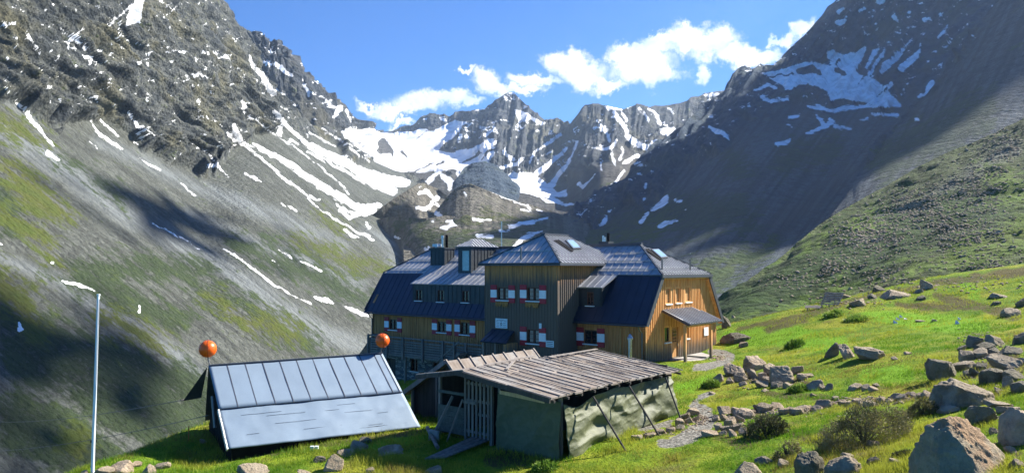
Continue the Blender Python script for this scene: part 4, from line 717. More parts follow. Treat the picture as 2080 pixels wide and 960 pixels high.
def clad(mb, axis, fixed, u0, u1, z0, z1, holes=(), clips=(), th=.2, pitch=.2, bw=.05, bd=.03, sgn=1):
    P = (lambda u, z, o: (u, fixed-o*sgn, z)) if axis == 'a' else (lambda u, z, o: (fixed-o*sgn, u, z))
    def rect(a, b, c, d, o0, o1):
        pg = [(a, c), (b, c), (b, d), (a, d)]
        for h in clips:
            pg = clip_poly(pg, h)
            if len(pg) < 3: return
        base = [P(u, z, o0) for u, z in pg]; mb.prism(base, np.subtract(P(0, 0, o1), P(0, 0, o0)))
    us = sorted({u0, u1, *[h[0] for h in holes], *[h[1] for h in holes]}); zs = sorted({z0, z1, *[h[2] for h in holes], *[h[3] for h in holes]})
    for a, b in zip(us[:-1], us[1:]):
        for c, d in zip(zs[:-1], zs[1:]):
            if any(h[0] <= a+1e-6 and b <= h[1]+1e-6 and h[2] <= c+1e-6 and d <= h[3]+1e-6 for h in holes): continue
            if a >= u0 and b <= u1 and c >= z0 and d <= z1: rect(a, b, c, d, -th, 0)
    if pitch:
        k = u0+pitch/2
        while k < u1:
            runs = [(z0, z1)]
            for h in holes:
                if h[0]-bw < k < h[1]+bw:
                    nr = []
                    for c, d in runs:
                        if h[3] <= c or h[2] >= d: nr.append((c, d))
                        else:
                            if h[2]-.04 > c: nr.append((c, h[2]-.04))
                            if h[3]+.04 < d: nr.append((h[3]+.04, d))
                    runs = nr
            for c, d in runs: rect(k-bw/2, k+bw/2, c, d, .001, bd)
            k += pitch
def roofp(mb, poly, seam, spacing=.45, th=.07, rib=.035, rw=.03, off=0, gloss=None):
    P = [np.array(p, float) for p in poly]; n = np.cross(P[1]-P[0], P[2]-P[0]); n /= np.linalg.norm(n)
    if n[2] < 0: n = -n
    mb.prism([tuple(p) for p in P], tuple(-n*th))
    if not spacing: return
    s = np.array(seam, float); s = s-n*(s@n); s /= np.linalg.norm(s); u = np.cross(n, s); o = P[0]
    U = [((p-o)@u, (p-o)@s) for p in P]; k = min(x[0] for x in U)+spacing*.5+off
    while k < max(x[0] for x in U)-.01:
        vs = []
        for i in range(len(U)):
            (a, c), (b, d) = U[i], U[(i+1) % len(U)]
            if (a-k)*(b-k) < 0: vs.append(c+(d-c)*(k-a)/(b-a))
        if len(vs) >= 2 and max(vs)-min(vs) > .05:
            lo, hi = min(vs), max(vs); q = [o+u*(k-rw/2)+s*lo, o+u*(k+rw/2)+s*lo, o+u*(k+rw/2)+s*hi, o+u*(k-rw/2)+s*hi]
            mb.prism([tuple(x) for x in q], tuple(n*rib))
        k += spacing

# ------------------------------------------------------------------ the mountain hut
H = Fr(7.154, 40, -5.1, 49)
hotel = empty('mountain_hut', (7.154, 40, -5.1), H.rz, label='long wooden mountain hut with dark metal roofs, a central tower and red and white shutters', cat='mountain hut')
def hb(): return MB(H.xf)
CZ = .61
zr = lambda b: -.35+(b-1.35)*CZ
TF = -1.83
# windows: (a0,a1,z0,z1) openings
twin = [(8.12, 9.05, -1.88, -1.12), (5.78, 6.72, -1.86, -1.08), (5.80, 6.72, -4.30, -3.50)]
lwin = [(20.38, 21.30, -4.42, -3.66), (15.30, 16.20, -4.32, -3.58), (13.10, 14.00, -4.34, -3.54)]
rwin = [(3.06, 3.98, -4.28, -3.50)]
def shut(parent, a, w, z0, z1, b):
    p = hb(); h = z1-z0; p.m = 0; p.box(a, a+w, b-.075, b-.035, z0, z0+h*.28); p.box(a, a+w, b-.075, b-.035, z0+h*.72, z1); p.m = 1; p.box(a, a+w, b-.078, b-.035, z0+h*.28, z0+h*.72)
    return p.build('shutter', [C_red, C_white], parent)
def window(h, b, shutters=True, parent=hotel, curtain=False, flowers=False):
    a0, a1, z0, z1 = h; f = hb(); fw = .06
    for (x0, x1, y0, y1) in ((a0, a0+fw, z0, z1), (a1-fw, a1, z0, z1), (a0+fw, a1-fw, z0, z0+fw), (a0+fw, a1-fw, z1-fw, z1), ((a0+a1)/2-.03, (a0+a1)/2+.03, z0+fw, z1-fw)): f.box(x0, x1, b+.03, b+.09, y0, y1)
    for k in (1/3, 2/3): f.box(a0+fw, a1-fw, b+.045, b+.075, z0+(z1-z0)*k-.012, z0+(z1-z0)*k+.012)
    w_ = f.build('window', C_frame, parent)
    g = hb(); g.box(a0, a1, b+.1, b+.12, z0, z1); g.build('pane', Glass, w_)
    if curtain: g = hb(); g.box(a0+.08, a0+.34, b+.085, b+.098, z0+.08, z1-.08); g.box(a1-.5, a1-.14, b+.085, b+.098, z0+.08, z1-.08); g.build('curtain', Curt, w_)
    s = hb(); s.box(a0-.06, a1+.06, b-.12, b+.02, z0-.06, z0-.005); s.build('sill', C_white, w_)
    if shutters: shut(w_, a0-.50, .49, z0-.15, z1+.13, b); shut(w_, a1+.01, .49, z0-.15, z1+.13, b)
    if flowers:
        s = hb(); r_ = random.Random(5)
        for k in range(46): x = a0+(a1-a0)*r_.random(); zz = z0-.07-r_.random()*.05; l = .1+.22*r_.random(); s.bar((x, b-.1-.05*r_.random(), zz), (x+r_.uniform(-.05, .05), b-.13-.05*r_.random(), zz-l), .03)
        s.build('trailing_plants', plain('dry_flowers', (.42, .22, .07), .9), w_)
    return w_
# walls
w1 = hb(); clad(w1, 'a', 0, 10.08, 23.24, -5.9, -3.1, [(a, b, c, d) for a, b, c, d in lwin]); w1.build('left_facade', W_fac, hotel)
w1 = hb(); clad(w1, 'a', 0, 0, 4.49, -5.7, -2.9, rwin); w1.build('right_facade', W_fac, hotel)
gclip = [(-1.514, 1, -.35-1.514*1.35-.12), (1.63, 1, -.35+1.63*7.25-.12), (0, 1, -.42)]
gh = [(2.25, 2.9, -2.0, -1.1), (3.42, 4.02, -1.98, -1.1), (4.6, 5.28, -1.97, -1.08), (2.12, 2.75, -4.15, -3.28), (3.0, 3.75, -5.05, -3.35), (4.35, 4.95, -4.1, -3.3)]
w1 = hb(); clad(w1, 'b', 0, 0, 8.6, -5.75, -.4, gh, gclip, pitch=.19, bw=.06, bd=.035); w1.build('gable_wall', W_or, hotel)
w1 = hb(); clad(w1, 'b', 23.04, 0, 8.6, -5.9, -.4, [], gclip, pitch=0); w1.box(0, 23.2, 8.4, 8.6, -6, -3.2); w1.build('rear_wall', W_fac, hotel)
w1 = hb(); clad(w1, 'a', TF, 4.49, 10.08, -6.9, .3, twin, pitch=.21)
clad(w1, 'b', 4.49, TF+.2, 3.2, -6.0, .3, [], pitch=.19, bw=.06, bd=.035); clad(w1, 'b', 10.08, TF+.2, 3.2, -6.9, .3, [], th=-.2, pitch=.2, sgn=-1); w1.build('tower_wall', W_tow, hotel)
w1 = hb(); clad(w1, 'a', .02, 10.1, 23.3, -9.6, -5.9, [(18.2, 19.0, -7.2, -6.35), (16.0, 16.7, -7.1, -6.4), (20.6, 21.6, -8.6, -6.5)], pitch=0, th=.4); w1.build('stone_base', Stone, hotel)
for bx in ((22.9, 23.3, .42, 8.6, -9.6, -5.9), (-.02, 4.45, .02, .4, -6.3, -5.68), (-.03, .3, .42, 8.6, -6.2, -5.55)): w1 = hb(); w1.box(*bx); w1.build('plinth', Stone, hotel)
for h in ((18.2, 19.0, -7.2, -6.35), (16.0, 16.7, -7.1, -6.4)): window(h, .12, False)
d_ = hb(); d_.box(20.6, 21.6, .25, .3, -8.6, -6.5); d_.build('basement_door', W_dark, hotel)
for i, h in enumerate(twin): window(h, TF, True, curtain=True, flowers=(i < 2))
for h in lwin+rwin: window(h, 0, True)
# gable windows and door
for i, (b0, b1, z0, z1) in enumerate(gh):
    if i == 4: continue
    f = hb(); 
    for (x0, x1, y0, y1) in ((b0, b0+.05, z0, z1), (b1-.05, b1, z0, z1), (b0+.05, b1-.05, z0, z0+.05), (b0+.05, b1-.05, z1-.05, z1)): f.box(-.0+.02, .08, x0, x1, y0, y1)
    ww = f.build('window', W_or, hotel); g = hb(); g.box(.1, .13, b0, b1, z0, z1); g.build('pane', W_door if i in (0, 1, 2, 5) else Glass, ww)
    s = hb(); s.box(-.1, .0, b0-.05, b1+.05, z0-.06, z0-.0); s.build('sill', C_white, ww)
g = hb(); g.box(.08, .13, 3.0, 3.75, -5.05, -3.35); dr = g.build('door', W_door, hotel); g = hb(); g.box(.05, .078, 3.12, 3.6, -4.2, -3.5); g.build('pane', Glass, dr)
g = hb()
for k in range(4): g.box(.035, .049, 3.12, 3.6, -4.1+k*.18, -4.06+k*.18); g.box(.035, .049, 3.14+k*.14, 3.17+k*.14, -4.2, -3.5)
g.build('lattice', W_door, dr); g = hb(); g.box(0, .05, 3.66, 3.7, -4.45, -4.3); g.build('handle', Steel, dr)
# roofs
r = hb(); roofp(r, [(-.35, 1.35, -.35), (2.85, 4.3, 1.45), (21.6, 4.3, 1.45), (23.75, 1.35, -.35)], (0, 1, CZ), .5, rib=.03)
roofp(r, [(-.35, 7.25, -.35), (2.85, 4.3, 1.45), (21.6, 4.3, 1.45), (23.75, 7.25, -.35)], (0, -1, CZ), .5, rib=.03)
roofp(r, [(10.0, .02, -1.07), (19.1, .02, -1.07), (19.1, 1.36, -.345), (10.0, 1.36, -.345)], (0, 1, .54), .5, rib=.03)
roofp(r, [(2.75, .02, -1.07), (4.6, .02, -1.07), (4.6, 1.36, -.345), (2.55, 1.36, -.345)], (0, 1, .54), .5, rib=.03)
for bb, a0, a1 in ((1.75, .1, 4.6), (2.55, 1.0, 4.4), (3.4, 1.9, 4.2), (1.75, 19.2, 23.3), (2.9, 10.2, 22.4), (1.5, 10, 14.3)): r.bar((a0, bb, zr(bb)+.06), (a1, bb, zr(bb)+.06), .04)
mr_ = r.build('roof', R_met, hotel)
r = hb(); roofp(r, [(-.35, 1.35, -.35), (-.35, 7.25, -.35), (2.85, 4.3, 1.45)], (1, 0, .56), .31, rib=.05, rw=.04); r.build('hip_roof', R_met, hotel); r = hb(); roofp(r, [(23.75, 1.35, -.35), (23.75, 7.25, -.35), (21.6, 4.3, 1.45)], (-1, 0, .8), .4); r.build('hip_roof', R_met, hotel); r = hb()
r.bar((-.2, 1.6, -.19), (-.2, 7.0, -.19), .05); r.bar((.25, 2.0, .06), (.25, 6.6, .06), .05); r.build('snow_guard', R_met, hotel)
r = hb(); r.box(2.7, 21.7, 4.18, 4.42, 1.4, 1.56)
for p, q in (((-.35, 1.35, -.33), (2.85, 4.3, 1.47)), ((-.35, 7.25, -.33), (2.85, 4.3, 1.47)), ((23.75, 1.35, -.33), (21.6, 4.3, 1.47))): r.bar(p, q, .1)
r.box(-.42, -.3, 1.25, 7.35, -.52, -.34); r.bar((-.35, 1.3, -.4), (4.5, 1.3, -.4), .05); r.build('ridge_cap', R_trim, hotel)
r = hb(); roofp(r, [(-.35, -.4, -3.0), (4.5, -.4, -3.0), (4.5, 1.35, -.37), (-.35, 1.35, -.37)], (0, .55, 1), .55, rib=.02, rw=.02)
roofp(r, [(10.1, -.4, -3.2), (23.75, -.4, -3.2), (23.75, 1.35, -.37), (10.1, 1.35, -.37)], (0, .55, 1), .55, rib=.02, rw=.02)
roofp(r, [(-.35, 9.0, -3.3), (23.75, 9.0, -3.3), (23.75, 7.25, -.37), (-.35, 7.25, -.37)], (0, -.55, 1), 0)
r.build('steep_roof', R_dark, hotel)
for x in (-.36, 23.7):
    r = hb(); r.prism([(x, -.42, -3.06), (x, 1.3, -.45), (x, 1.62, -.45), (x, 1.4, -.8), (x, -.15, -3.12)], (.07, 0, 0)); r.build('verge_board', R_trim, hotel); r = hb(); r.prism([(x, 9.02, -3.36), (x, 7.3, -.45), (x, 7.0, -.45), (x, 7.15, -.8), (x, 8.78, -3.4)], (.07, 0, 0)); r.build('verge_board', R_trim, hotel)
r = hb(); r.prism([(-.3, -.3, -3.1), (-.3, 1.28, -.62), (-.02, 1.28, -.62), (-.02, -.3, -3.1)], (0, .05, -.03)); r.prism([(-.3, 8.85, -3.4), (-.3, 7.2, -.62), (-.02, 7.2, -.62), (-.02, 8.85, -3.4)], (0, -.05, -.03)); r.box(-.3, -.02, 1.3, 7.2, -.6, -.54); r.build('soffit', W_or, hotel)
# gutters and downpipes
for g_ in ([(-.3, -.47, -3.08), (4.45, -.47, -3.08)], [(10.2, -.47, -3.28), (23.7, -.47, -3.28)], [(4.0, -2.2, .28), (10.3, -2.2, .28)]): r = hb(); r.tube(g_, .05); r.build('gutter', R_trim, hotel)
for a, z0, z1 in ((.12, -5.6, -3.1), (23.2, -6.0, -3.3)):
    r = hb(); r.tube([(a, -.47, z1), (a, -.3, z1-.25), (a, -.08, z1-.4), (a, -.08, z0)], .045); r.build('downpipe', G_pipe, hotel)
# dormers
Dm = plain('dormer_metal', (.035, .042, .048), .5, .25, .15, 2)
dw = [(17.95, 18.62, -2.25, -1.5), (15.72, 16.38, -2.27, -1.47), (13.35, 14.0, -2.24, -1.47)]
r = hb(); clad(r, 'a', .15, 10.1, 18.95, -2.75, -1.08, dw, pitch=.42, bw=.03, bd=.025); r.prism([(18.94, .15, -1.05), (18.94, .15, -2.75), (18.94, 1.5, -.5), (18.94, 1.5, -.33)], (-.1, 0, 0)); dm = r.build('dormer', Dm, hotel)
for h in dw: window(h, .15, False)
r = hb(); clad(r, 'a', .15, 2.85, 4.45, -2.55, -1.08, [(3.42, 3.9, -2.12, -1.35)], pitch=.4, bw=.03, bd=.025); r.prism([(2.86, .15, -1.05), (2.86, .15, -2.55), (2.86, 1.5, -.5), (2.86, 1.5, -.33)], (.1, 0, 0)); r.build('dormer', Dm, hotel); window((3.42, 3.9, -2.12, -1.35), .15, False)
# tower roof
E4 = [(4.06, -2.15, .33), (10.26, -2.15, .33), (10.26, 4.6, .33), (4.06, 4.6, .33)]; Rf, Rb = (7.15, .3, 2.05), (7.15, 2.5, 2.05)
r = hb(); roofp(r, [E4[0], E4[1], Rf], (0, 1, .7), .5, rib=.03); roofp(r, [E4[1], E4[2], Rb, Rf], (-1, 0, .56), .5); roofp(r, [E4[3], E4[2], Rb], (0, -1, .7), 0)
r.bar((4.9, -1.2, 1.02), (9.4, -1.2, 1.02), .04); tr = r.build('tower_roof', R_met, hotel)
r = hb(); roofp(r, [E4[0], E4[3], Rb, Rf], (1, 0, .56), .31, rib=.055, rw=.04); r.bar((4.35, -1.9, .55), (4.35, 2.4, .55), .05); r.bar((4.8, -1.4, .8), (4.8, 2.4, .8), .05); r.build('tower_roof_side', R_met, hotel)
r = hb(); r.box(4.02, 10.3, -2.2, 4.6, .16, .27); r.box(7.0, 7.3, .2, 2.6, 2.02, 2.14)
for e in E4[:2]: r.bar((e[0], e[1], e[2]+.02), (Rf[0], Rf[1], Rf[2]+.02), .09)
r.build('tower_eave', R_trim, hotel)
# skylights
def skyl(corners, nrm, name='skylight'):
    s = hb(); c = [np.array(p) for p in corners]; n = np.array(nrm, float); n /= np.linalg.norm(n)
    s.prism([tuple(p+n*.02) for p in c], tuple(n*.1)); o = s.build(name, R_trim, hotel)
    m_ = sum(c)/4; ci = [m_+(p-m_)*.8 for p in c]; g = hb(); g.prism([tuple(p+n*.125) for p in ci], tuple(n*.01)); g.build('pane', plain('skylight_glass', (.35, .5, .6), .12, .3, .05, 1, .8), o)
for (p0, n, pts_) in (((4.06, 0, .33), (-.56, 0, 1), [(1147,490),(1162,489),(1180,507),(1163,508)]), ((-.35, 3, -.35), (-.56, 0, 1), [(1321,509),(1336,508),(1356,525),(1342,527)])):
    skyl([H.hit(x, y, p0, n) for x, y in pts_], n)
for (p0, n, pts_) in (((4.06, 0, .33), (-.56, 0, 1), [(1124,490),(1134,489),(1164,511),(1160,513)]), ((-.35, 3, -.35), (-.56, 0, 1), [(1308,508),(1316,507),(1344,529),(1340,531)])):
    c = [np.array(H.hit(x, y, p0, n)) for x, y in pts_]; nn_ = np.array(n)/1.146; s = hb(); s.prism([tuple(p+nn_*.03) for p in c], tuple(nn_*.06)); s.build('roof_hatch', Black, hotel)
# lift tower, chimneys, pipes
r = hb(); clad(r, 'a', 1.4, 14.4, 15.65, -.6, 1.5, [(14.6, 15.3, -.15, 1.22)], pitch=0); clad(r, 'b', 14.4, 1.6, 3.9, -.6, 1.5, pitch=.33, bw=.03, bd=.03); r.box(15.45, 15.65, 1.6, 3.9, -.5, 1.5); r.box(14.6, 15.45, 3.7, 3.9, -.3, 1.5)
lt = r.build('roof_turret', Dm, hotel); g = hb(); g.box(14.6, 15.3, 1.44, 1.5, -.15, 1.22); g.build('pane', plain('turret_pane', (.30, .40, .42), .25, .1, .08, 2, .6), lt)
r = hb(); e = [(14.25, 1.25, 1.52), (15.8, 1.25, 1.52), (15.8, 4.05, 1.52), (14.25, 4.05, 1.52)]; rf, rb = (15.02, 2.2, 2.05), (15.02, 3.1, 2.05)
roofp(r, [e[0], e[1], rf], (0, 1, .5), .3); roofp(r, [e[0], e[3], rb, rf], (1, 0, .6), .3, rib=.05); roofp(r, [e[1], e[2], rb, rf], (-1, 0, .6), .3); roofp(r, [e[3], e[2], rb], (0, -1, .5), 0); r.build('turret_roof', R_met, lt)
r = hb(); clad(r, 'a', 2.3, 17.95, 19.45, .0, 1.42, pitch=.4, bw=.03, bd=.025); clad(r, 'b', 17.95, 2.5, 3.3, .2, 1.42, pitch=.3, bw=.03, bd=.025); r.box(17.9, 19.5, 2.24, 3.36, 1.42, 1.52); ch = r.build('chimney', Dm, hotel)
r = hb(); r.tube([(18.7, 2.8, 1.5), (18.7, 2.8, 2.3)], .07); r.tube([(18.7, 2.8, 2.25), (18.7, 2.8, 2.42)], .11); r.build('flue', Steel, ch)
r = hb(); r.tube([(18.25, 2.8, 1.5), (18.25, 2.8, 2.45)], .1); r.build('flue', Black, ch)
r = hb(); r.box(18.8, 19.35, 2.4, 2.8, 1.6, 1.8); r.box(19.0, 19.2, 2.5, 2.7, 1.5, 1.62); r.build('roof_fan', C_white, ch)
r = hb(); r.tube([(14.2, 4.3, 1.2), (14.2, 4.3, 3.35)], .03); r.build('antenna_mast', Steel, hotel)
r = hb(); r.box(5.75, 6.5, 5.2, 5.8, .3, 1.75); c2 = r.build('chimney', Dm, hotel)
for x, t_, m_ in ((5.95, 2.3, Black), (6.2, 2.05, Steel), (6.35, 2.15, Steel)): r = hb(); r.tube([(x, 5.5, 1.72), (x, 5.5, t_)], .09 if m_ is Black else .06); r.build('flue', m_, c2)
def vent(px, y0, y1, p0, n, m_=G_pipe):
    q = H.hit(px, y1, p0, n); top = H.hit(px, y0, q, (0, 1, 0)); r = hb(); r.tube([(q[0], q[1], q[2]-.1), (q[0], q[1], top[2])], .05); r.build('vent_pipe', m_, hotel)
vent(1058, 503, 526, (7, -2.15, .33), (0, -.7, 1)); vent(1345, 527, 548, (-.35, 3, -.35), (-.56, 0, 1)); vent(1402, 527, 548, (-.35, 3, -.35), (-.56, 0, 1))
# free-standing metal flue before the right facade
r = hb(); r.tube([(.45, -.75, -5.4), (.45, -.75, -3.75)], .1); r.tube([(.45, -.75, -3.72), (.45, -.75, -3.5)], .17, r2=.05); r.tube([(.45, -.75, -3.8), (.45, -.75, -3.72)], .15); fl = r.build('flue', Steel, hotel)
r = hb(); r.tube([(1.45, -.1, -5.3), (1.45, -.1, -3.3)], .035); r.build('vent_pipe', W_door, hotel)
# side porch
r = hb(); roofp(r, [(-.02, 1.9, -2.3), (-.02, 5.5, -2.3), (-1.75, 5.7, -3.0), (-1.75, 1.75, -3.0)], (-1, 0, -.4), .29, rib=.05, rw=.04); po = r.build('porch_roof', R_met, hotel)
r = hb(); r.bar((-1.78, 1.72, -3.03), (-1.78, 5.72, -3.03), .08); r.bar((-.03, 1.85, -2.36), (-1.75, 1.72, -3.06), .06, .14); r.build('fascia', R_trim, po)
for bb in (1.68, 4.75): r = hb(); r.box(-1.58, -1.44, bb-.07, bb+.07, -5.25, -3.05); r.build('porch_post', W_or, hotel)
r = hb(); r.box(-1.58, -1.44, 1.6, 5.3, -3.2, -3.06); r.build('porch_beam', W_or, hotel)
r = hb(); r.box(-1.5, -.05, 2.6, 4.2, -5.35, -5.1); r.box(-1.3, -.05, 4.6, 6.6, -5.4, -5.05); r.build('step', Conc, hotel)
# entrance vestibule with awning on the tower
t0 = H.hit(1000, 667, (0, TF, 0), (0, 1, 0)); t1 = H.hit(1045, 671, (0, TF, 0), (0, 1, 0)); l0 = H.hit(975, 692, (0, TF-1.2, 0), (0, 1, 0)); l1 = H.hit(1027, 697, (0, TF-1.2, 0), (0, 1, 0))
r = hb(); roofp(r, [(t0[0], TF-.04, t0[2]), (t1[0], TF-.04, t1[2]), (l1[0], TF-1.2, (l0[2]+l1[2])/2), (l0[0], TF-1.2, (l0[2]+l1[2])/2)], (0, -1, -.5), .5, rib=.02); aw = r.build('awning', R_dark, hotel)
zc = (l0[2]+l1[2])/2
r = hb(); clad(r, 'b', l1[0]+.1, TF-1.05, TF-.04, -6.9, zc-.05, pitch=.16); r.build('vestibule_wall', W_or, hotel)
for a in (l1[0]+.2, l1[0]+.9, l0[0]-.15): r = hb(); r.box(a, a+.12, TF-1.05, TF-.93, -6.9, zc-.08); r.build('awning_post', W_grey, hotel)
# balcony
r = hb(); r.box(10.15, 21.75, -1.5, -.04, -6.02, -5.9); bal = r.build('balcony', W_grey, hotel)
r = hb()
for k in range(6): r.box(10.3, 21.7, -1.5, -1.46, -5.86+k*.165, -5.76+k*.165)
r.box(10.3, 21.8, -1.56, -1.44, -4.78, -4.7)
for k in range(6): r.box(21.7, 21.74, -1.44, -.05, -5.86+k*.165, -5.76+k*.165)
r.box(21.68, 21.8, -1.44, -.05, -4.78, -4.7); r.build('railing', W_grey, bal)
for a in (21.65, 19.6, 17.9, 15.9, 13.95, 12.9, 11.9): r = hb(); r.box(a, a+.13, -1.64, -1.52, -6.2, -4.68); r.build('railing_post', W_grey, bal)
for a in (21.5, 17.9, 13.95): r = hb(); r.box(a, a+.16, -1.4, -1.24, -8.8, -6.02); r.build('support_post', W_grey, bal)
st = hb(); st.bar((13.6, -1.8, -6.6), (11.6, -1.8, -5.2), .06, .2); st.bar((13.6, -2.5, -6.6), (11.6, -2.5, -5.2), .06, .2); st.bar((13.6, -2.55, -5.9), (11.6, -2.55, -4.5), .06, .1); st.bar((13.0, -2.58, -6.6), (13.0, -2.58, -5.4), .09); st.bar((12.0, -2.58, -6.6), (12.0, -2.58, -4.7), .09)
for k in range(8): st.box(13.5-k*.26, 13.74-k*.26, -2.5, -1.8, -6.5+k*.18, -6.46+k*.18)
st.build('stairs', W_grey, bal)

def text_mesh(txt, size, mtx_fn, m_, arc=0, name='lettering', parent=None, width=None):
    cu = bpy.data.curves.new('t', 'FONT'); cu.body = txt; cu.size = size; cu.align_x = 'CENTER'; cu.resolution_u = 2
    o = bpy.data.objects.new('t', cu); COL.objects.link(o); bpy.context.view_layer.update()
    me = bpy.data.meshes.new_from_object(o.evaluated_get(bpy.context.evaluated_depsgraph_get())); bpy.data.objects.remove(o); 
    xs = [v.co.x for v in me.vertices]; sc_ = (width/(max(xs)-min(xs))) if width else 1
    for v in me.vertices: x = v.co.x*sc_; y = v.co.y-arc*x*x; v.co = mtx_fn(x, y)
    me.materials.clear(); me.materials.append(m_); q = bpy.data.objects.new(name, me); COL.objects.link(q); q.parent = parent; return q
def sign_board(a0, a1, z0, z1, b, label, cat='sign', name='sign'):
    c = H.w(a0, b, z0); e = empty(name, tuple(c), H.rz, label=label, cat=cat)   # local x runs to the viewer's right
    X = a1-a0; mb = MB(); mb.box(-X, 0, -.03, 0, 0, z1-z0); mb.build('board', Paper, e); return e, X, z1-z0
e, X, Z = sign_board(8.2, 9.14, -3.55, -2.98, TF-.05, 'white name board with arched lettering and round crest above the blue entrance awning')
fn = lambda cx, cz: (lambda x, y: Vector((cx+x, -.034, cz+y)))
text_mesh('WESTFALENHAUS', .12, fn(-X/2, Z-.13), Ink, arc=.45, parent=e, width=X*.86)
mb = MB(); k_ = 24
for i in range(k_):
    t0_, t1_ = 6.2832*i/k_, 6.2832*(i+1)/k_; mb.prism([(-X/2+.075*math.cos(t0_), -.034, .25+.095*math.sin(t0_)), (-X/2+.075*math.cos(t1_), -.034, .25+.095*math.sin(t1_)), (-X/2+.04*math.cos(t1_), -.034, .25+.05*math.sin(t1_)), (-X/2+.04*math.cos(t0_), -.034, .25+.05*math.sin(t0_))], (0, -.004, 0))
mb.build('crest', Ink, e)
mb = MB()
for (x0, x1, z) in ((-.86, -.62, .30), (-.86, -.66, .19), (-.32, -.1, .30), (-.32, -.08, .19), (-.88, -.64, .08), (-.56, -.38, .08), (-.30, -.08, .08), (-.56, -.4, .40)):
    x = x0
    while x < x1: l = rnd.uniform(.03, .06); mb.box(x, min(x+l, x1), -.036, -.031, z, z+.025); x += l+.015
mb.build('small_print', Ink, e)
e, X, Z = sign_board(4.72, 5.28, -4.42, -4.06, TF-.05, 'small white notice with three dark lines, right of the lowest tower window')
mb = MB()
for k in range(3): mb.box(-X+.05, -.06, -.036, -.031, .07+k*.1, .1+k*.1)
mb.build('small_print', Ink, e)
e, X, Z = sign_board(5.6, 5.78, -3.42, -3.12, TF-.05, 'tiny white plate high beside the lowest tower window', name='plate')
c = H.w(-.06, 7.35, -4.08); e = empty('notice', tuple(c), H.rz, label='white sheet of notices on the right end of the gable wall under the porch', cat='notice'); mb = MB(); mb.box(-.0, .03, -.55, 0, 0, .5); mb.build('sheet', C_white, e)
# ------------------------------------------------------------------ the tarpaulin shed
S = Fr(1.515, 23, -5.85, 49)
shed = empty('shed', (1.515, 23, -5.85), S.rz, label='low wooden shed with batten roof and green tarpaulin walls in the foreground', cat='shed')
sb = lambda: MB(S.xf)
def shed_roof_mat():
    m, t, N, L, B = mat('roofing_felt'); tc = N.new('ShaderNodeTexCoord'); v = tc.outputs['Object']
    mp = N_(N, 'ShaderNodeMapping'); mp.inputs['Scale'].default_value = (.6, 3.2, 1); L.new(v, mp.inputs[0]); n1 = noise(N, L, mp.outputs[0], 1, 5, .6); n2 = noise(N, L, v, 1.1, 5, .6); n3 = noise(N, L, v, 14, 4, .7)
    c = mixc(N, L, rng(N, L, n1, .35, .65), (.18, .145, .115), (.30, .25, .205)); c = mixc(N, L, rng(N, L, n2, .45, .62, 0, .7), c, (.28, .27, .25)); c = mixc(N, L, rng(N, L, n3, .5, .75, 0, .5), c, (.12, .095, .075))
    L.new(c, B.inputs['Base Color']); B.inputs['Roughness'].default_value = .85; B.inputs['Specular IOR Level'].default_value = .2
    bp = N_(N, 'ShaderNodeBump', {'Distance': .01}); L.new(n3, bp.inputs['Height']); L.new(bp.outputs[0], B.inputs['Normal']); return m
Felt = shed_roof_mat(); W_bat = wood('batten', (.20, .17, .145), (.33, .29, .25), (.27, .26, .24), .4)
rs = random.Random(11)
zs = lambda a, b: (-3.38+.42*0-(3.4-a)*.12+.06*math.sin((b+1)/8*3.14)) if a <= 3.4 else (-3.38-(a-3.4)*.16+.03*math.sin((b+1)/8*3.14))
r = sb()
for k in range(20):
    b0, b1 = -1.05+k*.4, -1.05+(k+1)*.4
    if b0 > 6.9: break
    n_ = 6; edge = rs.uniform(-.06, .06)-.38
    for j in range(n_):
        a0 = edge+(3.4-edge)*j/n_; a1 = edge+(3.4-edge)*(j+1)/n_; dz = rs.uniform(0, .02)
        r.prism([(a0, b0, zs(a0, b0)+dz), (a0, b1-.003, zs(a0, b1)+dz), (a1, b1-.003, zs(a1, b1)+dz), (a1, b0, zs(a1, b0)+dz)], (0, 0, -.05))
    if b1 < 4.2:
        for j in range(2): a0 = 3.4+j*1.0; a1 = a0+1.0; r.prism([(a0, b0, zs(a0, b0)), (a0, b1-.003, zs(a0, b1)), (a1, b1-.003, zs(a1, b1)), (a1, b0, zs(a1, b0))], (0, 0, -.05))
ro = r.build('roof', Felt, shed)
r = sb(); b = -1.02; k = 0
while b < 6.95:
    a0 = -.42+rs.uniform(-.05, .05); brk = rs.uniform(1.2, 2.6)
    sh = rs.uniform(-.03, .03)
    r.bar((a0, b, zs(a0, b)+.035), (brk, b+sh, zs(brk, b)+.04), .032, .03); 
    if rs.random() < .85: r.bar((brk+rs.uniform(-.1, .25), b+sh+rs.uniform(.02, .1), zs(brk, b)+.035), (3.42, b+rs.uniform(-.03, .06), zs(3.4, b)+.04), .032, .03)
    if rs.random() < .35: x = rs.uniform(0, 1.5); r.bar((x, b+.14, zs(x, b)+.03), (x+rs.uniform(.8, 1.6), b+.15, zs(x+1, b)+.035), .03, .025)
    b += rs.uniform(.33, .44)
r.build('battens', W_bat, ro)
r = sb(); r.bar((-.4, -1.06, zs(-.4, -1)-.05), (3.45, -1.06, zs(3.4, -1)-.05), .06, .16); r.bar((3.4, -1.06, zs(3.4, -1)-.04), (5.5, -1.06, zs(5.4, -1)-.06), .06, .14)
for k in range(12): bb = -.9+k*.7; r.bar((-.45, bb, zs(-.4, bb)-.1), (1.2, bb, zs(1.2, bb)-.1), .07, .07)
r.build('rafter', W_dark, ro)
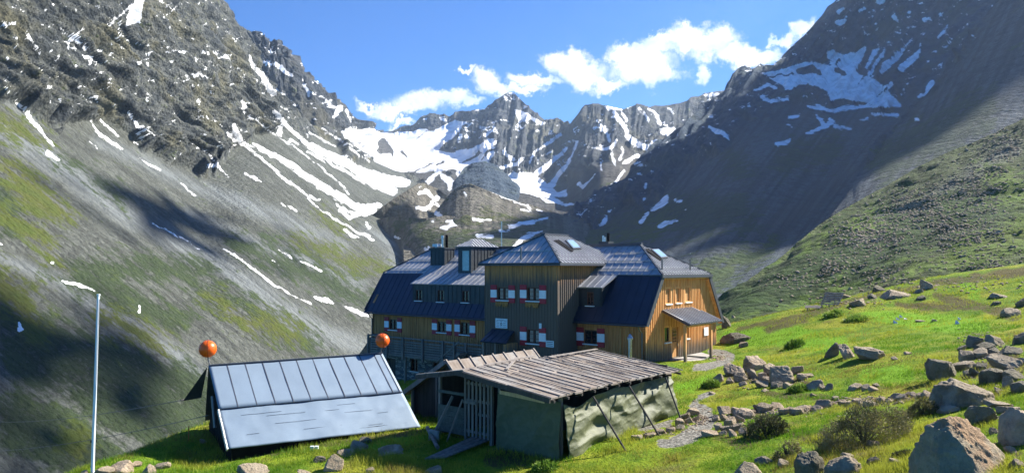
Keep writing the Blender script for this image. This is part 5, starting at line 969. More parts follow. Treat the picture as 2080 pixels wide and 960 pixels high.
r = sb(); r.bar((3.2, -1.0, zs(3.4, -1)+.07), (5.5, -1.0, zs(5.4, -1)+.03), .16, .03); r.bar((3.4, .2, zs(3.4, 0)+.07), (3.5, 2.9, zs(3.4, 3)+.09), .14, .03); r.bar((2.6, .4, zs(2.6, 0)+.07), (3.7, 2.2, zs(3.4, 2)+.09), .1, .03); r.bar((3.0, 3.2, zs(3.4, 3)+.07), (3.4, 6.9, zs(3.4, 7)+.09), .12, .03); r.build('loose_board', W_bat, ro)
# frame
for a, b in ((.06, .06), (2.62, .1), (2.95, .05), (4.15, .05), (5.45, .05), (.06, 3.3), (.06, 6.75), (5.45, 3.3), (5.45, 6.7)):
    r = sb(); r.box(a-.05, a+.05, b-.05, b+.05, -6.2, zs(max(a, 0), b)-.06); r.build('post', W_grey, shed)
r = sb(); r.box(0, 5.5, 3.3, 3.36, -6.1, -3.75); r.box(5.5, 5.56, .2, 6.8, -6.1, -3.8); r.box(.1, 5.5, 6.75, 6.8, -6.1, -3.65); r.build('back_wall', W_dark, shed)
def tarp_mat(name, c1, c2, rough):
    m, t, N, L, B = mat(name); tc = N.new('ShaderNodeTexCoord'); v = tc.outputs['Object']; n1 = noise(N, L, v, 1.6, 6, .6, 1.2); n2 = noise(N, L, v, 7, 5, .65, 1.5); n3 = noise(N, L, v, 30, 3, .6)
    c = mixc(N, L, rng(N, L, n1, .35, .65), c1, c2); L.new(c, B.inputs['Base Color']); B.inputs['Roughness'].default_value = rough; B.inputs['Specular IOR Level'].default_value = .35
    bp = N_(N, 'ShaderNodeBump', {'Distance': .02, 'Strength': .6}); L.new(mth(N, L, 'ADD', n2, mth(N, L, 'MULTIPLY', n3, .18)), bp.inputs['Height']); L.new(bp.outputs[0], B.inputs['Normal']); return m
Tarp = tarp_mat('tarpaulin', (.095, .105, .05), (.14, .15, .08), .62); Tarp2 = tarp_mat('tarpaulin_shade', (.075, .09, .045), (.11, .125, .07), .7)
def sheet(name, fn, nu, nv, m_, parent):
    U, V = np.meshgrid(np.linspace(0, 1, nu), np.linspace(0, 1, nv)); P = fn(U, V); me = bpy.data.meshes.new(name)
    v = [S.xf(p) for p in P.reshape(-1, 3)]; f = [(i*nu+j, i*nu+j+1, (i+1)*nu+j+1, (i+1)*nu+j) for i in range(nv-1) for j in range(nu-1)]
    me.from_pydata([tuple(map(float, p)) for p in v], [], f); me.polygons.foreach_set('use_smooth', [True]*len(f)); me.materials.append(m_); o = bpy.data.objects.new(name, me); COL.objects.link(o); o.parent = parent
    md = o.modifiers.new('s', 'SOLIDIFY'); md.thickness = .012; return o
def tside(U, V):
    b = U*6.8; sag = .28*np.exp(-((b-.7)/.9)**2)+.05*np.sin(b*2.1)**2; top = -4.02-sag*V; z = -5.95+(top+5.95)*V+.22*(1-V)*np.clip((b-2.5)/4, 0, 1)
    q = np.stack([b*.9+z*.7, z*2.6-b*.5, b*0], -1); w_ = .075*fbm(q, 3, 201, .42, ridged=True)
    swag = .07*np.sin((z*9+np.cos(b*1.7)*2.2+b*1.2))*np.exp(-((b % 3.4-1.6)/1.2)**2)
    flare = .30*(1-V)**2*(.6+.4*np.sin(b*3)); bulge = .13*np.sin(np.pi*V)*(1+.4*np.sin(b*2.3))
    return np.stack([-(.04+bulge+flare+w_+swag), b, z], -1)
sheet('side_tarpaulin', tside, 200, 70, Tarp, shed)
def tfront(U, V):
    a = U*2.6; z = -6.0+(1.9)*V; w_ = .05*fbm(np.stack([a*1.2+z*.9, z*1.8, a*0], -1), 5, 222, .55, ridged=True)+.06*np.sin(np.pi*V)
    return np.stack([a-.05, -(.05+w_+.12*(1-V)**2), z-.12*(1-V)*(1-U)], -1)
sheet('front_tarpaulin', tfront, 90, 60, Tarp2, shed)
r = sb(); r.bar((2.45, -.1, -4.06), (.55, -.14, -4.14), .035, .12); r.bar((2.47, -.1, -4.6), (2.4, -.12, -5.45), .05, .03, up=(0, 1, 0)); r.bar((0.0, 2.75, -4.2), (-.16, 2.8, -4.95), .1, .03, up=(1, 0, 0)); r.build('fixing_batten', W_new, shed)
r = sb(); r.box(2.62, 2.95, .12, .16, -6.0, -3.9); r.build('gap_shade', Black, shed)  # black panel, the shade of the opening put into its colour
r = sb()
for k in range(7): x = 2.98+k*.18; r.box(x, x+.09, -.06, -.03, -5.72, -3.85+.03*(k % 2))
for z in (-5.6, -4.98, -4.55, -3.98): r.box(2.96 if z != -4.98 else 2.96, 4.16 if z != -4.98 else 3.5, -.03, 0.0, z, z+.09)
r.box(3.55, 4.16, -.09, -.062, -4.62, -4.52); r.build('pallet_gate', W_grey, shed)
r = sb()
for k in range(5): r.box(4.2, 5.5, -.02, .01, -5.75+k*.19, -5.57+k*.19)
r.box(4.2, 5.5, -.02, .04, -4.4, -4.3); r.build('low_boarding', plain('green_boards', (.06, .085, .075), .8, 0, .3, 6), shed)
r = sb()
for (x, y, x2, y2) in ((1205,805,1275,915),(1278,783,1343,885),(1352,766,1396,880)):
    p = S.hit(x, y, (-.42, 0, 0), (1, 0, 0)); q = S.hit(x2, y2, (-1.75, 0, 0), (1, 0, 0)); r = sb(); r.tube([p, (q[0], q[1], q[2]-.1)], .032, 8); r.build('strut', W_dark, shed)
# leaning things and the ramp in front of it
def prop(name, label, cat, build, m_, group=None):
    mb = MB(); build(mb); P = np.array(mb.v); c = (P.min(0)+P.max(0))/2; c[2] = P[:, 2].min(); mb.v = [tuple(np.array(p)-c) for p in mb.v]
    o = mb.build(name, m_, None); o.location = c; return tag(o, label, cat, group)
def SW(a, b, z): return S.w(a, b, z)
sv = empty('shovel', tuple(SW(4.85, -.75, -6.05)), S.rz, label='wooden snow shovel leaning beside the pallet gate', cat='shovel')
mb = MB(); mb.box(-.22, .22, -.05, -.02, .05, .5); mb.box(-.22, -.19, -.1, -.05, .05, .5); mb.box(.19, .22, -.1, -.05, .05, .5); mb.box(-.2, .2, -.08, -.0, .46, .52); mb.build('blade', plain('grey_blade', (.26, .27, .27), .5), sv)
mb = MB(); mb.bar((.0, -.02, .45), (.22, .62, 1.62), .05, .09); mb.build('handle', W_grey, sv)
prop('plank', 'grey plank leaning on the shed beside the shovel', 'plank', lambda m: m.bar(SW(4.5, -.6, -6.02), SW(4.2, -.08, -4.5), .09, .035), W_grey)
def rampf(m):
    A = [pt(862, 948, 23.2), pt(905, 938, 23.4), pt(1000, 893, 25.3), pt(965, 885, 25.6)]
    for k in range(3):
        f = k/3; p = A[0]*(1-f)+A[1]*f; q = A[3]*(1-f)+A[2]*f; g = (k+.85)/3; p2 = A[0]*(1-g)+A[1]*g; q2 = A[3]*(1-g)+A[2]*g
        for P_ in (p, q, p2, q2): P_[2] = max(P_[2], float(gz(P_[0], P_[1]))+.05)
        m.prism([tuple(p), tuple(p2), tuple(q2), tuple(q)], (0, 0, .04))
prop('ramp', 'weathered plank ramp leading up to the pallet gate', 'ramp', rampf, W_grey)
prop('log', 'short thin log lying on the shaded grass left of the shovel', 'log', lambda m: m.tube([ground_hit(868, 882)+np.array([0, 0, .25]), ground_hit(889, 912)+np.array([0, 0, .06])], .07, 8), W_grey)
# ------------------------------------------------------------------ second shed behind, only its batten roof and dark gable show
Wf = Fr(-2.683, 30, -6.3, 49); ws = empty('woodshed', (-2.683, 30, -6.3), Wf.rz, label='small dark shed with a pink-brown batten roof behind the tarpaulin shed', cat='shed')
wb = lambda: MB(Wf.xf); zr2 = lambda: Wf.hit(905, 733, (0, 0, 0), (0, 1, 0))[2]; zw = zr2(); L2 = 5.65
r = wb(); r.prism([(0, 0, zw), (0, L2, zw+.02), (-1.5, L2, zw-1.45), (-1.5, 0, zw-1.5)], (0, 0, -.06)); r.prism([(0.03, 0, zw), (.03, L2, zw+.02), (2.7, L2, zw-1.6), (2.7, 0, zw-1.62)], (0, 0, -.06)); wr = r.build('roof', Felt, ws)
r = wb()
for k in range(9): bb = .04+k*(L2-.08)/8; r.bar((.03, bb, zw+.05), (-1.5, bb, zw-1.42), .07, .07)
r.bar((0, -.03, zw-.02), (2.7, -.03, zw-1.63), .05, .18); r.build('battens', W_bat, wr)
r = wb(); r.box(-1.2, -1.1, .2, L2-.2, -6.6, zw-1.2); r.box(2.2, 2.3, .2, L2-.2, -6.8, zw-1.45); r.prism([(-1.1, .3, -6.6), (2.2, .3, -6.8), (2.2, .3, zw-1.4), (0, .3, zw-.08), (-1.1, .3, zw-1.1)], (0, .05, 0)); r.build('wall', W_dark, ws)
for a in (-1.0, .6, 2.1): r = wb(); r.box(a, a+.1, .1, .2, -6.7, zw-.1-abs(a)*.6); r.build('post', W_grey, ws)

# ------------------------------------------------------------------ the metal-roofed A-frame hut
A = pt(463.4, 911, 24.0); ang = math.atan2(.52547, .85081); AZ = -6.3
af = empty('a_frame_hut', (A[0], A[1], AZ), ang, label='steep A-frame hut with a smooth pale blue metal roof between two orange balls', cat='hut')
e1 = np.array([.85081, .52547, 0]); e2 = np.array([-.52547, .85081, 0]); A0 = np.array([A[0], A[1], 0])
ab = lambda: MB(lambda p: (p[0], p[1], p[2]-AZ)); AW = lambda u, w_, z: A0+e1*u+e2*w_+np.array([0, 0, z])
def ahit(px, py, p0, n): P0 = AW(*p0); Nn = e1*n[0]+e2*n[1]+np.array([0, 0, n[2]]); d = rays(px, py); P = d*((P0@Nn)/(d@Nn)); q = P-A0; return (float(q@e1), float(q@e2), float(P[2]))
Zi = plain('pale_sheet_metal', (.19, .25, .315), .66, .15, .05, .8, .4, .01); Zd = plain('sheet_seam', (.06, .07, .09), .6, .2)
RL, RR, EL, ER, FL, FRr = (-.27, 2.2, -3.36), (6.1, 2.2, -3.32), (0, 0, -5.78), (6.75, 0, -5.83), (-.13, 1.0, -4.68), (6.45, 1.0, -4.69)
def grid_sheet(name, p00, p10, p11, p01, nu, nv, m_, parent, amp_, thick=.03, seed=1, sc=1.2):
    U, V = np.meshgrid(np.linspace(0, 1, nu), np.linspace(0, 1, nv)); U = U[..., None]; V = V[..., None]; q = [np.array(p, float) for p in (p00, p10, p11, p01)]
    P = (q[0]*(1-U)+q[1]*U)*(1-V)+(q[3]*(1-U)+q[2]*U)*V; n = np.cross(q[1]-q[0], q[3]-q[0]); n /= np.linalg.norm(n); P = P+n*(amp_*fbm(P*sc, 4, seed))[..., None]
    P[..., 2] -= AZ; me = bpy.data.meshes.new(name); f = [(i*nu+j, i*nu+j+1, (i+1)*nu+j+1, (i+1)*nu+j) for i in range(nv-1) for j in range(nu-1)]
    me.from_pydata(P.reshape(-1, 3).tolist(), [], f); me.polygons.foreach_set('use_smooth', [True]*len(f)); me.materials.append(m_); o = bpy.data.objects.new(name, me); COL.objects.link(o); o.parent = parent
    md = o.modifiers.new('s', 'SOLIDIFY'); md.thickness = thick; md.offset = -1; return o
nf = np.cross(np.subtract(ER, EL), np.subtract(RL, EL)); nf /= np.linalg.norm(nf)
up_ = lambda p, k: tuple(np.array(p)+nf*k)
lo = grid_sheet('lower_roof', EL, ER, FRr, FL, 60, 24, Zi, af, .035, seed=4)
hi = grid_sheet('upper_roof', up_(FL, .035), up_(FRr, .035), up_(RR, .035), up_(RL, .035), 60, 12, Zi, af, .012, seed=8)
r = ab()
for k in range(1, 11):
    t = k/10.6; p = np.array(FL)*(1-t)+np.array(FRr)*t+nf*.06; q = np.array(RL)*(1-t)+np.array(RR)*t+nf*.06; r.bar(p-nf*.02, q-nf*.02, .03, .014, up=tuple(nf))
t = .985; p = np.array(FL)*(1-t)+np.array(FRr)*t+nf*.06; q = np.array(RL)*(1-t)+np.array(RR)*t+nf*.06; r.bar(p-nf*.02, q-nf*.02, .03, .014, up=tuple(nf))
r.bar(up_(RL, .04), up_(RR, .04), .1, .03); r.bar(up_(FL, .04), up_(FRr, .04), .01, .01); r.build('seam', Zd, hi)
r = ab()
for (u0, u1, v) in ((.22, .42, .72), (.1, .3, .8), (.25, .46, .5), (.52, .6, .7), (.62, .78, .6), (.6, .7, .82), (.38, .58, .28), (.8, .86, .5), (.1, .16, .3), (.72, .8, .2)):
    a = (np.array(EL)*(1-u0)+np.array(ER)*u0)*(1-v)+(np.array(FL)*(1-u0)+np.array(FRr)*u0)*v+nf*.03; b = (np.array(EL)*(1-u1)+np.array(ER)*u1)*(1-v)+(np.array(FL)*(1-u1)+np.array(FRr)*u1)*v+nf*.03; r.bar(a-nf*.02, b-nf*.02, .008, .006)
r.build('sheet_lap', Zd, lo)
r = ab(); r.prism([RL, RR, (6.6, 4.3, -5.6), (0, 4.3, -5.6)], (0, .03, -.03)); r.prism([(-.3, 2.2, -3.36), (-.3, 3.35, -4.6), (-.9, 3.35, -4.65), (-.3, 3.3, -4.5)], (0, .02, -.03)); r.build('back_roof', Zd, af)
bl = ahit(417, 936, (0, 0, -6.4), (0, 0, 1)); bt = ahit(437, 812, (.05, 0, 0), (1, 0, 0))
r = ab(); r.prism([(.12, .12, -5.82), (.12, .12, -6.5), (.12, 4.2, -6.6), (.12, 4.2, -5.75), (.05, 2.2, -3.42)], (.06, 0, 0)); r.prism([(6.3, .12, -5.9), (6.3, .12, -6.6), (6.3, 4.2, -6.6), (6.3, 4.2, -5.75), (6.0, 2.2, -3.42)], (.06, 0, 0))
r.box(.12, 6.3, .15, .2, -6.6, -5.65); r.box(.12, 6.3, 4.1, 4.2, -6.6, -5.7); r.build('wall', Black, af)  # near-black colour carries the shade of the gable and under the eave
r = ab(); r.bar((-.02, .03, -5.82), (-.14, 1.0, -4.7), .05, .12); r.build('crumpled_flashing', plain('foil', (.5, .5, .48), .5, .3, .3, 12, .5, .08), af)
r = ab(); r.tube([(-.25, 1.5, -4.3), (-.2, 1.2, -5.3)], .05, 8); r.build('pipe', G_pipe, af)
r = ab(); r.tube([(-.3, 3.35, -4.58), (-.95, 3.4, -4.66)], .03, 6); r.build('outrigger', W_grey, af)
Orange = plain('orange_marker', (.80, .12, .008), .4, 0, .06, 3)
def ball(px, py, rad_px, Y, foot, label):
    c = pt(px, py, Y); rad = rad_px/F*Y*1.0; e = empty('marker_ball', tuple(foot), 0, label=label, cat='marker ball', group='orange balls on the ridge of the metal hut')
    v, f = ICO[4]; me = bpy.data.meshes.new('ball'); me.from_pydata((v*rad+(c-foot)).tolist(), [], f); me.polygons.foreach_set('use_smooth', [True]*len(f)); me.materials.append(Orange); o = bpy.data.objects.new('ball', me); COL.objects.link(o); o.parent = e
    mb = MB(); rr_ = random.Random(3)
    for k in range(70):
        d = np.array([rr_.gauss(0, 1) for _ in range(3)]); d /= np.linalg.norm(d); mb.bar(c-foot+d*rad*.98, c-foot+d*rad*1.16, .006)
    for k in range(25): 
        a = 6.2832*k/24; b = 6.2832*(k+1)/24; mb.bar(c-foot+rad*1.005*np.array([math.cos(a)*.35, math.cos(a)*-.93, math.sin(a)]), c-foot+rad*1.005*np.array([math.cos(b)*.35, math.cos(b)*-.93, math.sin(b)]), .02)
    mb.build('spikes', plain('spike', (.45, .07, .01), .5), o)
    mb = MB(); mb.tube([(0, 0, -.1), tuple(c-foot+np.array([0, 0, -rad*.9]))], .022, 8); mb.build('pole', G_pipe, e)
f1 = AW(-.2, 2.2, -3.34); f2 = AW(6.0, 2.2, -3.30); ball(422, 708, 17, f1[1], f1, 'larger orange ball on a pole at the left end of the metal hut ridge'); ball(777, 691, 14, f2[1], f2, 'smaller orange ball on a pole at the right end of the metal ridge')
# small things round the hut
prop('pole_bundle', 'orange-red poles lying under the front eave of the metal hut', 'poles', lambda m: [m.tube([ground_hit(482+k*6, 938-k*3)+np.array([0, .5, .1+k*.05]), ground_hit(640-k*8, 905)+np.array([0, .5, .12+k*.04])], .035, 6) for k in range(3)], plain('red_orange', (.55, .06, .01), .5))
prop('stake', 'thin rust-orange stake standing in the grass left of the metal hut', 'stake', lambda m: m.tube([ground_hit(383, 895), ground_hit(383, 895)+np.array([0, 0, .52])], .018, 6), plain('rust_stake', (.5, .14, .03), .6))
for i, (x, lab) in enumerate(((634, 'left one of two small white blocks under the eave of the metal hut'), (643, 'right one of two small white blocks under the eave of the metal hut'))):
    prop('block', lab, 'block', lambda m: (lambda p: m.box(p[0]-.06, p[0]+.06, p[1]-.05, p[1]+.05, p[2]-.02, p[2]+.13))(ground_hit(x, 913)), C_white, 'white blocks under the metal hut eave')
# flagpole and wires
fb = ground_hit(188, 962); ft = pt(200, 600, 22.6); fp = empty('flagpole', tuple(fb), 0, label='tall thin white flagpole standing alone at the left', cat='flagpole')
mb = MB(); mb.tube([(0, 0, -.2), tuple((ft-fb)*.5), tuple(ft-fb)], .055, 12, .038); mb.build('pole', C_white, fp)
q = pt(190, 895, 22.55)-fb; mb = MB(); mb.tube([tuple(q+[0, 0, -.03]), tuple(q+[0, 0, .03])], .085, 10); mb.build('collar', Black, fp)
mb = MB(); mb.tube([tuple(ft-fb), tuple(ft-fb+[0, 0, .05])], .05, 10); mb.build('cap', C_white, fp)
mb = MB(); mb.tube([(.07, -.02, .1), tuple(ft-fb+np.array([.05, -.02, -.1]))], .006, 5); mb.build('halyard', G_pipe, fp)
Wire = plain('wire', (.12, .12, .12), .6)
def wire(p, q, sag, label, name='cable'):
    pts_ = [np.array(p)*(1-t)+np.array(q)*t-np.array([0, 0, sag*4*t*(1-t)]) for t in np.linspace(0, 1, 14)]; mb = MB(); mb.tube([tuple(x-pts_[0]) for x in pts_], .012, 5); o = mb.build(name, Wire, None); o.location = pts_[0]; tag(o, label, 'cable')
wire(AW(-.95, 3.4, -4.66), pt(-60, 850, 70), .5, 'thin upper cable running from the metal hut to the left')
wire(AW(-.1, 3.0, -5.2), pt(-60, 915, 60), .4, 'thin lower cable running from the metal hut to the left behind the flagpole')
# lounger on the meadow crest
lg = ground_hit(1650, 628); lo_ = empty('wooden_lounger', tuple(lg), R(-18), label='slatted wooden lounger with raised back on the meadow crest', cat='lounger'); k = lg[1]/F
def slats(name, P, Q, wd, n):
    P, Q = np.array(P), np.array(Q); mb = MB()
    for i in range(n): c = P+(Q-P)*i/(n-1); mb.bar(c-[wd/2, 0, 0], c+[wd/2, 0, 0], .075, .03, up=tuple(np.cross(Q-P, [1, 0, 0])/np.linalg.norm(Q-P)))
    for sx in (-.42, .42): mb.bar(P+[sx*wd, 0, -.05], Q+[sx*wd, 0, -.05], .06, .05)
    mb.build(name, W_bat, lo_)
slats('seat', (0, -.3, .12), (.12, .5, .22), 30*k, 5); slats('backrest', (1.05, .1, .35), (1.45, .75, 1.05), 36*k, 7)
for l0_, l1_ in (((1.4, .7, 1.0), (1.5, .9, 0)), ((.6, .1, .3), (.6, .1, -.1)), ((1.0, .1, .3), (1.2, .1, -.1)), ((-.3, -.2, .1), (-.3, -.2, -.15))): mb = MB(); mb.bar(l0_, l1_, .07); mb.build('leg', W_grey, lo_)
White_r = rock_mat('white_rock', (.75, .75, .72), (.88, .87, .84), (.7, .7, .66))
for (x, y, x1, y1, lab) in ((1815,650,1823,658,'lowest white stone of the left white row in the bright lawn'),(1820,645,1828,651,'middle white stone of the left white row in the bright lawn'),(1827,640,1834,646,'top white stone of the left white row in the bright lawn'),(1836,646,1844,649,'tiny white stone right of the left white row'),(1941,650,1950,659,'lower white stone of the right pair in the bright lawn'),(1946,645,1952,650,'upper white stone of the right pair in the bright lawn')):
    rock(x, x1, y, y1, lab, 'stone', White_r, 'white stones marking the lawn', 'stone', planes=[(0,-.3,.95,.3),(1,0,.1,.9),(-1,0,.1,.8),(0,-1,.1,.8),(.1,1,0,.9),(0,0,-1,.3),(.4,.2,.9,.34)])
# ------------------------------------------------------------------ shrubs
def leaf_mat(name, c1, c2, tr=.25):
    m, t, N, L, B = mat(name); a = N_(N, 'ShaderNodeAttribute', attribute_name='tone'); sp = N.new('ShaderNodeSeparateColor'); L.new(a.outputs['Color'], sp.inputs[0])
    c = mixc(N, L, sp.outputs[0], c1, c2); c = mixc(N, L, sp.outputs[1], c, (.22, .15, .05)); L.new(c, B.inputs['Base Color']); B.inputs['Roughness'].default_value = .6; B.inputs['Specular IOR Level'].default_value = .25
    tb = N.new('ShaderNodeBsdfTranslucent'); L.new(c, tb.inputs[0]); mx = N.new('ShaderNodeMixShader'); mx.inputs[0].default_value = tr
    o = t.nodes['Material Output']; L.new(B.outputs[0], mx.inputs[1]); L.new(tb.outputs[0], mx.inputs[2]); L.new(mx.outputs[0], o.inputs[0]); return m
def tri_cloud(name, base, dirv, wid, tone, m_, brown=None):
    """one leaf or blade per entry: triangle from base along dirv"""
    n = len(base); side = np.cross(dirv, np.random.RandomState(5).normal(size=(n, 3))); side /= np.linalg.norm(side, axis=1)[:, None]+1e-9; side *= wid[:, None]/2
    V = np.stack([base-side, base+side, base+dirv], 1).reshape(-1, 3); me = bpy.data.meshes.new(name); me.vertices.add(3*n); me.vertices.foreach_set('co', V.reshape(-1).astype(np.float32))
    me.loops.add(3*n); me.polygons.add(n); me.loops.foreach_set('vertex_index', np.arange(3*n, dtype=np.int32)); me.polygons.foreach_set('loop_start', np.arange(0, 3*n, 3, dtype=np.int32)); me.polygons.foreach_set('loop_total', np.full(n, 3, dtype=np.int32)); me.update(calc_edges=True)
    a = me.attributes.new('tone', 'FLOAT_COLOR', 'POINT'); c = np.zeros((3*n, 4), np.float32); c[:, 0] = np.repeat(tone, 3); c[:, 3] = 1
    if brown is not None: c[:, 1] = np.repeat(brown, 3)
    a.data.foreach_set('color', c.reshape(-1)); me.materials.append(m_)
    o = bpy.data.objects.new(name, me); COL.objects.link(o); return o
L_jun = leaf_mat('shrub_leaf', (.045, .055, .02), (.26, .23, .10)); L_gr = leaf_mat('green_leaf', (.09, .19, .015), (.28, .38, .06)); L_dark = leaf_mat('dark_leaf', (.025, .035, .016), (.12, .12, .05))
def shrub(x0, x1, y0, y1, label, m_, n, seed, leaf=.06, cat='shrub', depth=.7):
    p = ground_hit((x0+x1)/2, y1-2); Y = p[1]; W = (x1-x0)/F*Y; Hh = (y1-y0)/F*Y*(.38 if m_ is L_gr else .72); D = max(W*depth, Hh); r_ = np.random.RandomState(seed)
    c = p+np.array([p[0], p[1], 0])/np.hypot(p[0], p[1])*D*.4
    e = empty('shrub', (c[0], c[1], float(gz(c[0], c[1]))), 0, label=label, cat=cat)
    u = r_.normal(size=(n, 3)); u /= np.linalg.norm(u, axis=1)[:, None]; u[:, 2] = np.abs(u[:, 2]); rad = r_.uniform(.45, 1, n)**.5
    lump = 1+.28*fbm(u*2.4+seed, 4, seed); B_ = u*(rad*lump)[:, None]*np.array([W/2, D/2, Hh]); gx, gy = c[0]+B_[:, 0], c[1]+B_[:, 1]; B_[:, 2] += gz(gx, gy)-float(gz(c[0], c[1]))
    keep = fbm(B_*3.1/max(.3, Hh), 3, seed+4) > (-.05 if m_ is L_gr else -.22); B_ = B_[keep]; u = u[keep]
    d = u*.6+r_.normal(size=B_.shape)*.7+[0, 0, .6]; d /= np.linalg.norm(d, axis=1)[:, None]; d *= (leaf*r_.uniform(.6, 1.5, len(B_)))[:, None]
    tn = np.clip(.5+.9*fbm(B_*2.2, 3, seed+7)+r_.uniform(-.25, .35, len(B_)), 0, 1); o = tri_cloud('foliage', B_, d, np.full(len(B_), leaf*.42), tn, m_); o.parent = e
    mb = MB()
    for k in range(14): a = r_.uniform(0, 6.28); q = r_.uniform(.3, .8); mb.tube([(0, 0, -.05), (math.cos(a)*W*.2*q, math.sin(a)*D*.2*q, Hh*.4), (math.cos(a)*W*.42*q, math.sin(a)*D*.42*q, Hh*.8*(1-q*.4))], .018, 5, .006)
    mb.build('stems', W_dark, e)
shrub(1655, 1856, 806, 912, 'wide low olive shrub beside the huge rusty boulder', L_jun, 17000, 1, .05)
shrub(1510, 1602, 836, 890, 'dark rounded shrub beside the stones by the gravel path', L_dark, 7000, 2, .06)
shrub(1838, 1905, 806, 848, 'small brownish shrub between the wide shrub and the broad boulder', L_jun, 3500, 3, .05)
shrub(1570, 1630, 885, 934, 'sparse brown shrub behind the upright boulder at the bottom edge', L_jun, 2200, 4, .05)
shrub(1596, 1632, 676, 708, 'pale green feathery bush in the open meadow', L_gr, 700, 5, .2)
shrub(1676, 1712, 618, 646, 'small green bush right of the wooden lounger', L_gr, 700, 6, .2)
shrub(1715, 1762, 640, 656, 'low dark green bush in the upper meadow', L_gr, 700, 7, .18)
shrub(1425, 1462, 752, 790, 'green bush at the left end of the rubble pile', L_gr, 1100, 8, .14)
shrub(1600, 1640, 758, 800, 'small yellow-green bush at the right end of the rubble pile', L_gr, 800, 9, .12)
shrub(1080, 1130, 915, 962, 'bright green tuft at the front corner of the tarpaulin shed', L_gr, 1300, 10, .12)
shrub(1806, 1856, 915, 935, 'low grey-green shrub in the shade left of the huge boulder', L_dark, 1500, 12, .05)

# ------------------------------------------------------------------ grass blades
rg = np.random.RandomState(17); NB = 400000
px = rg.uniform(60, 2560, NB*2); Yd = 1/rg.uniform(1/60., 1/11.5, NB*2); X_ = (px-1040)/F*Yd; Y_ = Yd
Z_ = gz(X_, Y_); qx, qy = proj(np.stack([X_, Y_, Z_], -1)); ok = (qy < 985) & (qy > 560)
d_edge = gz(X_-1.2, Y_)-Z_; ok &= d_edge > -1.6
dens = fbm(np.stack([X_*1.3, Y_*1.3, X_*0], -1), 4, 301); ok &= rg.uniform(0, 1, len(X_)) < np.clip(.62+1.1*dens, .08, 1)
ok &= paint(qx, qy, PATHS, 6) < .45
for (fr, a0, a1, b0, b1) in ((H, -1.6, 23.5, -.2, 8.8), (H, 4.3, 10.2, -1.9, 0), (S, 0, 5.6, 0, 7)):
    la = (X_-fr.o[0])*fr.d1[0]+(Y_-fr.o[1])*fr.d1[1]; lb = (X_-fr.o[0])*fr.d2[0]+(Y_-fr.o[1])*fr.d2[1]; ok &= ~((la > a0) & (la < a1) & (lb > b0) & (lb < b1))
la = (X_-A[0])*e1[0]+(Y_-A[1])*e1[1]; lb = (X_-A[0])*e2[0]+(Y_-A[1])*e2[1]; ok &= ~((la > .1) & (la < 6.4) & (lb > .1) & (lb < 4.3))
ok &= ~((paint(qx, qy, STONY, 10) > .6) & (rg.uniform(0, 1, len(qx)) < .75))
X_, Y_, Z_, dens, qx, qy = [a[ok] for a in (X_, Y_, Z_, dens, qx, qy)]
n = len(X_); print('blades', n)
cl = fbm(np.stack([X_*.5, Y_*.5, X_*0+4], -1), 4, 305); hgt = (.07+.07*rg.rand(n)+.10*np.clip(dens, 0, 1))*(1+.8*np.clip(cl*2, 0, 1)); hgt *= np.where(qx < 1300, 1.25, .8); wd = np.maximum(.012, Y_/F*1.1)
ang = rg.uniform(0, 6.283, n); lean = rg.uniform(.2, .9, n); D_ = np.stack([np.cos(ang)*lean, np.sin(ang)*lean, np.ones(n)], -1); D_ /= np.linalg.norm(D_, axis=1)[:, None]; D_ *= hgt[:, None]
lush = np.where((qx > 90), paint(qx, qy, [[(1760,640,10),(1900,655,18),(2000,660,14)],[(1480,690,16),(1600,680,20),(1700,700,20)],[(1380,790,14),(1440,770,10)],[(500,900,10),(800,900,12),(900,870,8)]], 30), 0)
br = np.clip((fbm(np.stack([X_*.33, Y_*.33, X_*0+9], -1), 5, 311, .6)-.0)*3.6, 0, .8)*(1-lush)*(rg.rand(n) < .75)
tn = np.clip(.45+2.2*cl+rg.uniform(-.3, .3, n)-.25*lush, 0, 1)
L_grass = leaf_mat('grass_blade', (.11, .23, .012), (.34, .36, .04), .45)
gb = tri_cloud('grass', np.stack([X_, Y_, Z_-.01], -1), D_, wd, tn, L_grass, br); gb['kind'] = 'stuff'

# ------------------------------------------------------------------ loose rubble and boulders of the hillside behind
def hillside_Y(px_, py_):
    return None
nh = bpy.data.objects['near_hillside']; dg = bpy.context.evaluated_depsgraph_get(); dg.update()
def hhit(x, y):
    d = Vector(rays(x, y)).normalized(); okk, loc, nrm, idx = nh.ray_cast(Vector((0, 0, 0)), d); return (np.array(loc) if okk else None)
protos = [rock_mesh(500+i, 3, (1, .9, .8), 14) for i in range(8)]
for q in protos: q.materials.append(M_rockd if rnd.random() < .4 else M_rock)
BIG = [(1990,405,16),(2010,480,20),(2030,470,26),(2060,500,30),(1925,455,14),(1700,560,14),(1770,565,16),(1915,500,14),(1955,520,16),(1870,530,14),(1730,585,20),(1650,590,22),(1800,545,18),(1905,545,16),(2045,545,24),(2070,560,26),(2000,560,14),(1860,440,10),(1760,480,10),(1810,500,12),(1960,480,12),(2072,470,18),(1740,520,12),(1690,600,12),(1610,600,12),(1575,590,10),(2020,525,14),(1978,535,10),(1850,575,14)]
for i, (x, y, s) in enumerate(BIG):
    p = hhit(x, y)
    if p is None: continue
    o = bpy.data.objects.new('boulder', protos[i % 8]); COL.objects.link(o); sc_ = .75*s/F*p[1]; o.location = p-np.array([0, 0, sc_*.2]); o.scale = (sc_, sc_, sc_*.8); o.rotation_euler = (rnd.uniform(-.3, .3), rnd.uniform(-.3, .3), rnd.uniform(0, 6)); tag(o, 'dark boulder standing out of the heath on the hillside behind the meadow', 'boulder', 'boulders on the hillside behind the meadow')
RU_V = []; RU_F = []; nvv = 0
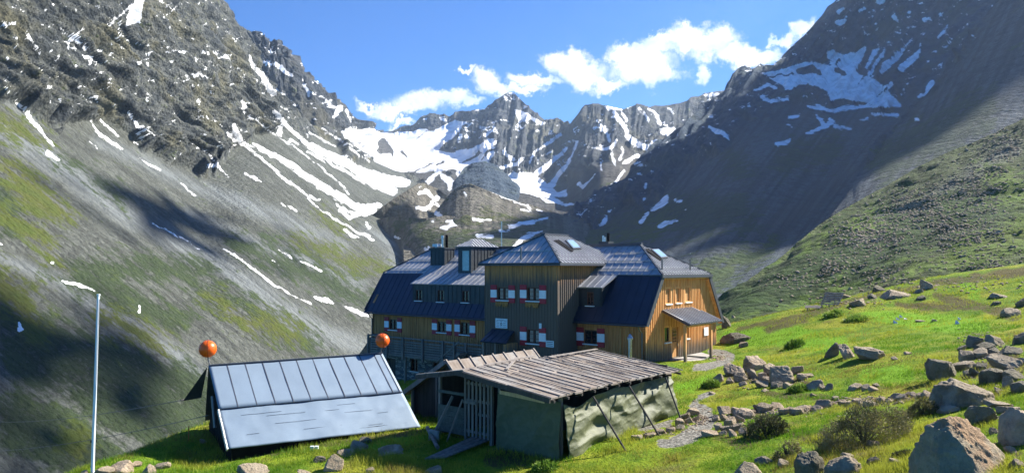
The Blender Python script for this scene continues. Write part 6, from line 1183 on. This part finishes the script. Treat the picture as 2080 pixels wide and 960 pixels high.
def rubble(name, regions, count, size, surf, seed, m_):
    r_ = random.Random(seed); V = []; Fs = []; bv, bf = ICO[3]
    base = []
    for i in range(6):
        bm = bmesh.new(); bmesh.ops.create_icosphere(bm, subdivisions=1, radius=1); vv = np.array([x.co[:] for x in bm.verts])*np.random.RandomState(i).uniform(.6, 1.1, (12 if len(bm.verts) == 12 else len(bm.verts), 1)); ff = [[x.index for x in q.verts] for q in bm.faces]; bm.free(); base.append((vv, ff))
    tot = sum(w_ for *_, w_ in regions)
    for k in range(count):
        t = r_.random()*tot
        for (x, y, rx, ry, w_) in regions:
            t -= w_
            if t <= 0: break
        px_ = x+r_.gauss(0, rx*.5); py_ = y+r_.gauss(0, ry*.5); p = surf(px_, py_)
        if p is None: continue
        vv, ff = base[r_.randrange(6)]; s = size*r_.uniform(.4, 1.3)*p[1]/F; a = r_.uniform(0, 6.28); c_, s_ = math.cos(a), math.sin(a)
        q = vv*[s, s*.8, s*.6]; q = np.stack([q[:, 0]*c_-q[:, 1]*s_, q[:, 0]*s_+q[:, 1]*c_, q[:, 2]], -1)+p; n0 = len(V); V += q.tolist(); Fs += [[n0+j for j in f] for f in ff]
    me = bpy.data.meshes.new(name); me.from_pydata(V, [], Fs); me.materials.append(m_); o = bpy.data.objects.new(name, me); COL.objects.link(o); o['kind'] = 'stuff'; return o
rubble('hillside_rubble', [(1760,480,70,40,3),(1860,420,80,40,3),(1980,380,90,60,3),(2040,300,60,40,2),(1700,540,60,30,1),(1950,470,100,40,2),(2020,540,70,30,1),(1800,560,60,20,.6),(1620,570,60,20,.6),(1900,470,200,90,4)], 3800, 4.0, hhit, 5, M_rock)
rubble('loose_stones', [(1500,850,30,22,2),(1600,836,90,7,3),(1790,812,90,8,3),(1560,770,80,20,1.2),(2010,740,60,50,3),(2040,850,40,60,2),(1400,860,30,14,1),(1340,880,40,6,.8),(1420,850,20,25,1.5),(1990,690,40,16,1),(1460,726,22,8,1),(1880,578,220,14,2),(1700,615,120,12,1)], 1800, 4.2, lambda x, y: ground_hit(x, min(y, 958)), 6, M_rockw)

# ------------------------------------------------------------------ air
hz = MB(); hz.box(-2600, 2600, -60, 4600, -420, 1000)
m = bpy.data.materials.new('haze'); m.use_nodes = True; t = m.node_tree; t.nodes.clear(); o_ = t.nodes.new('ShaderNodeOutputMaterial'); v_ = t.nodes.new('ShaderNodeVolumePrincipled')
v_.inputs['Color'].default_value = (.60, .78, 1.0, 1); v_.inputs['Density'].default_value = 6e-5; v_.inputs['Anisotropy'].default_value = .35; t.links.new(v_.outputs[0], o_.inputs['Volume'])
haze = hz.build('haze', m); haze['kind'] = 'stuff'
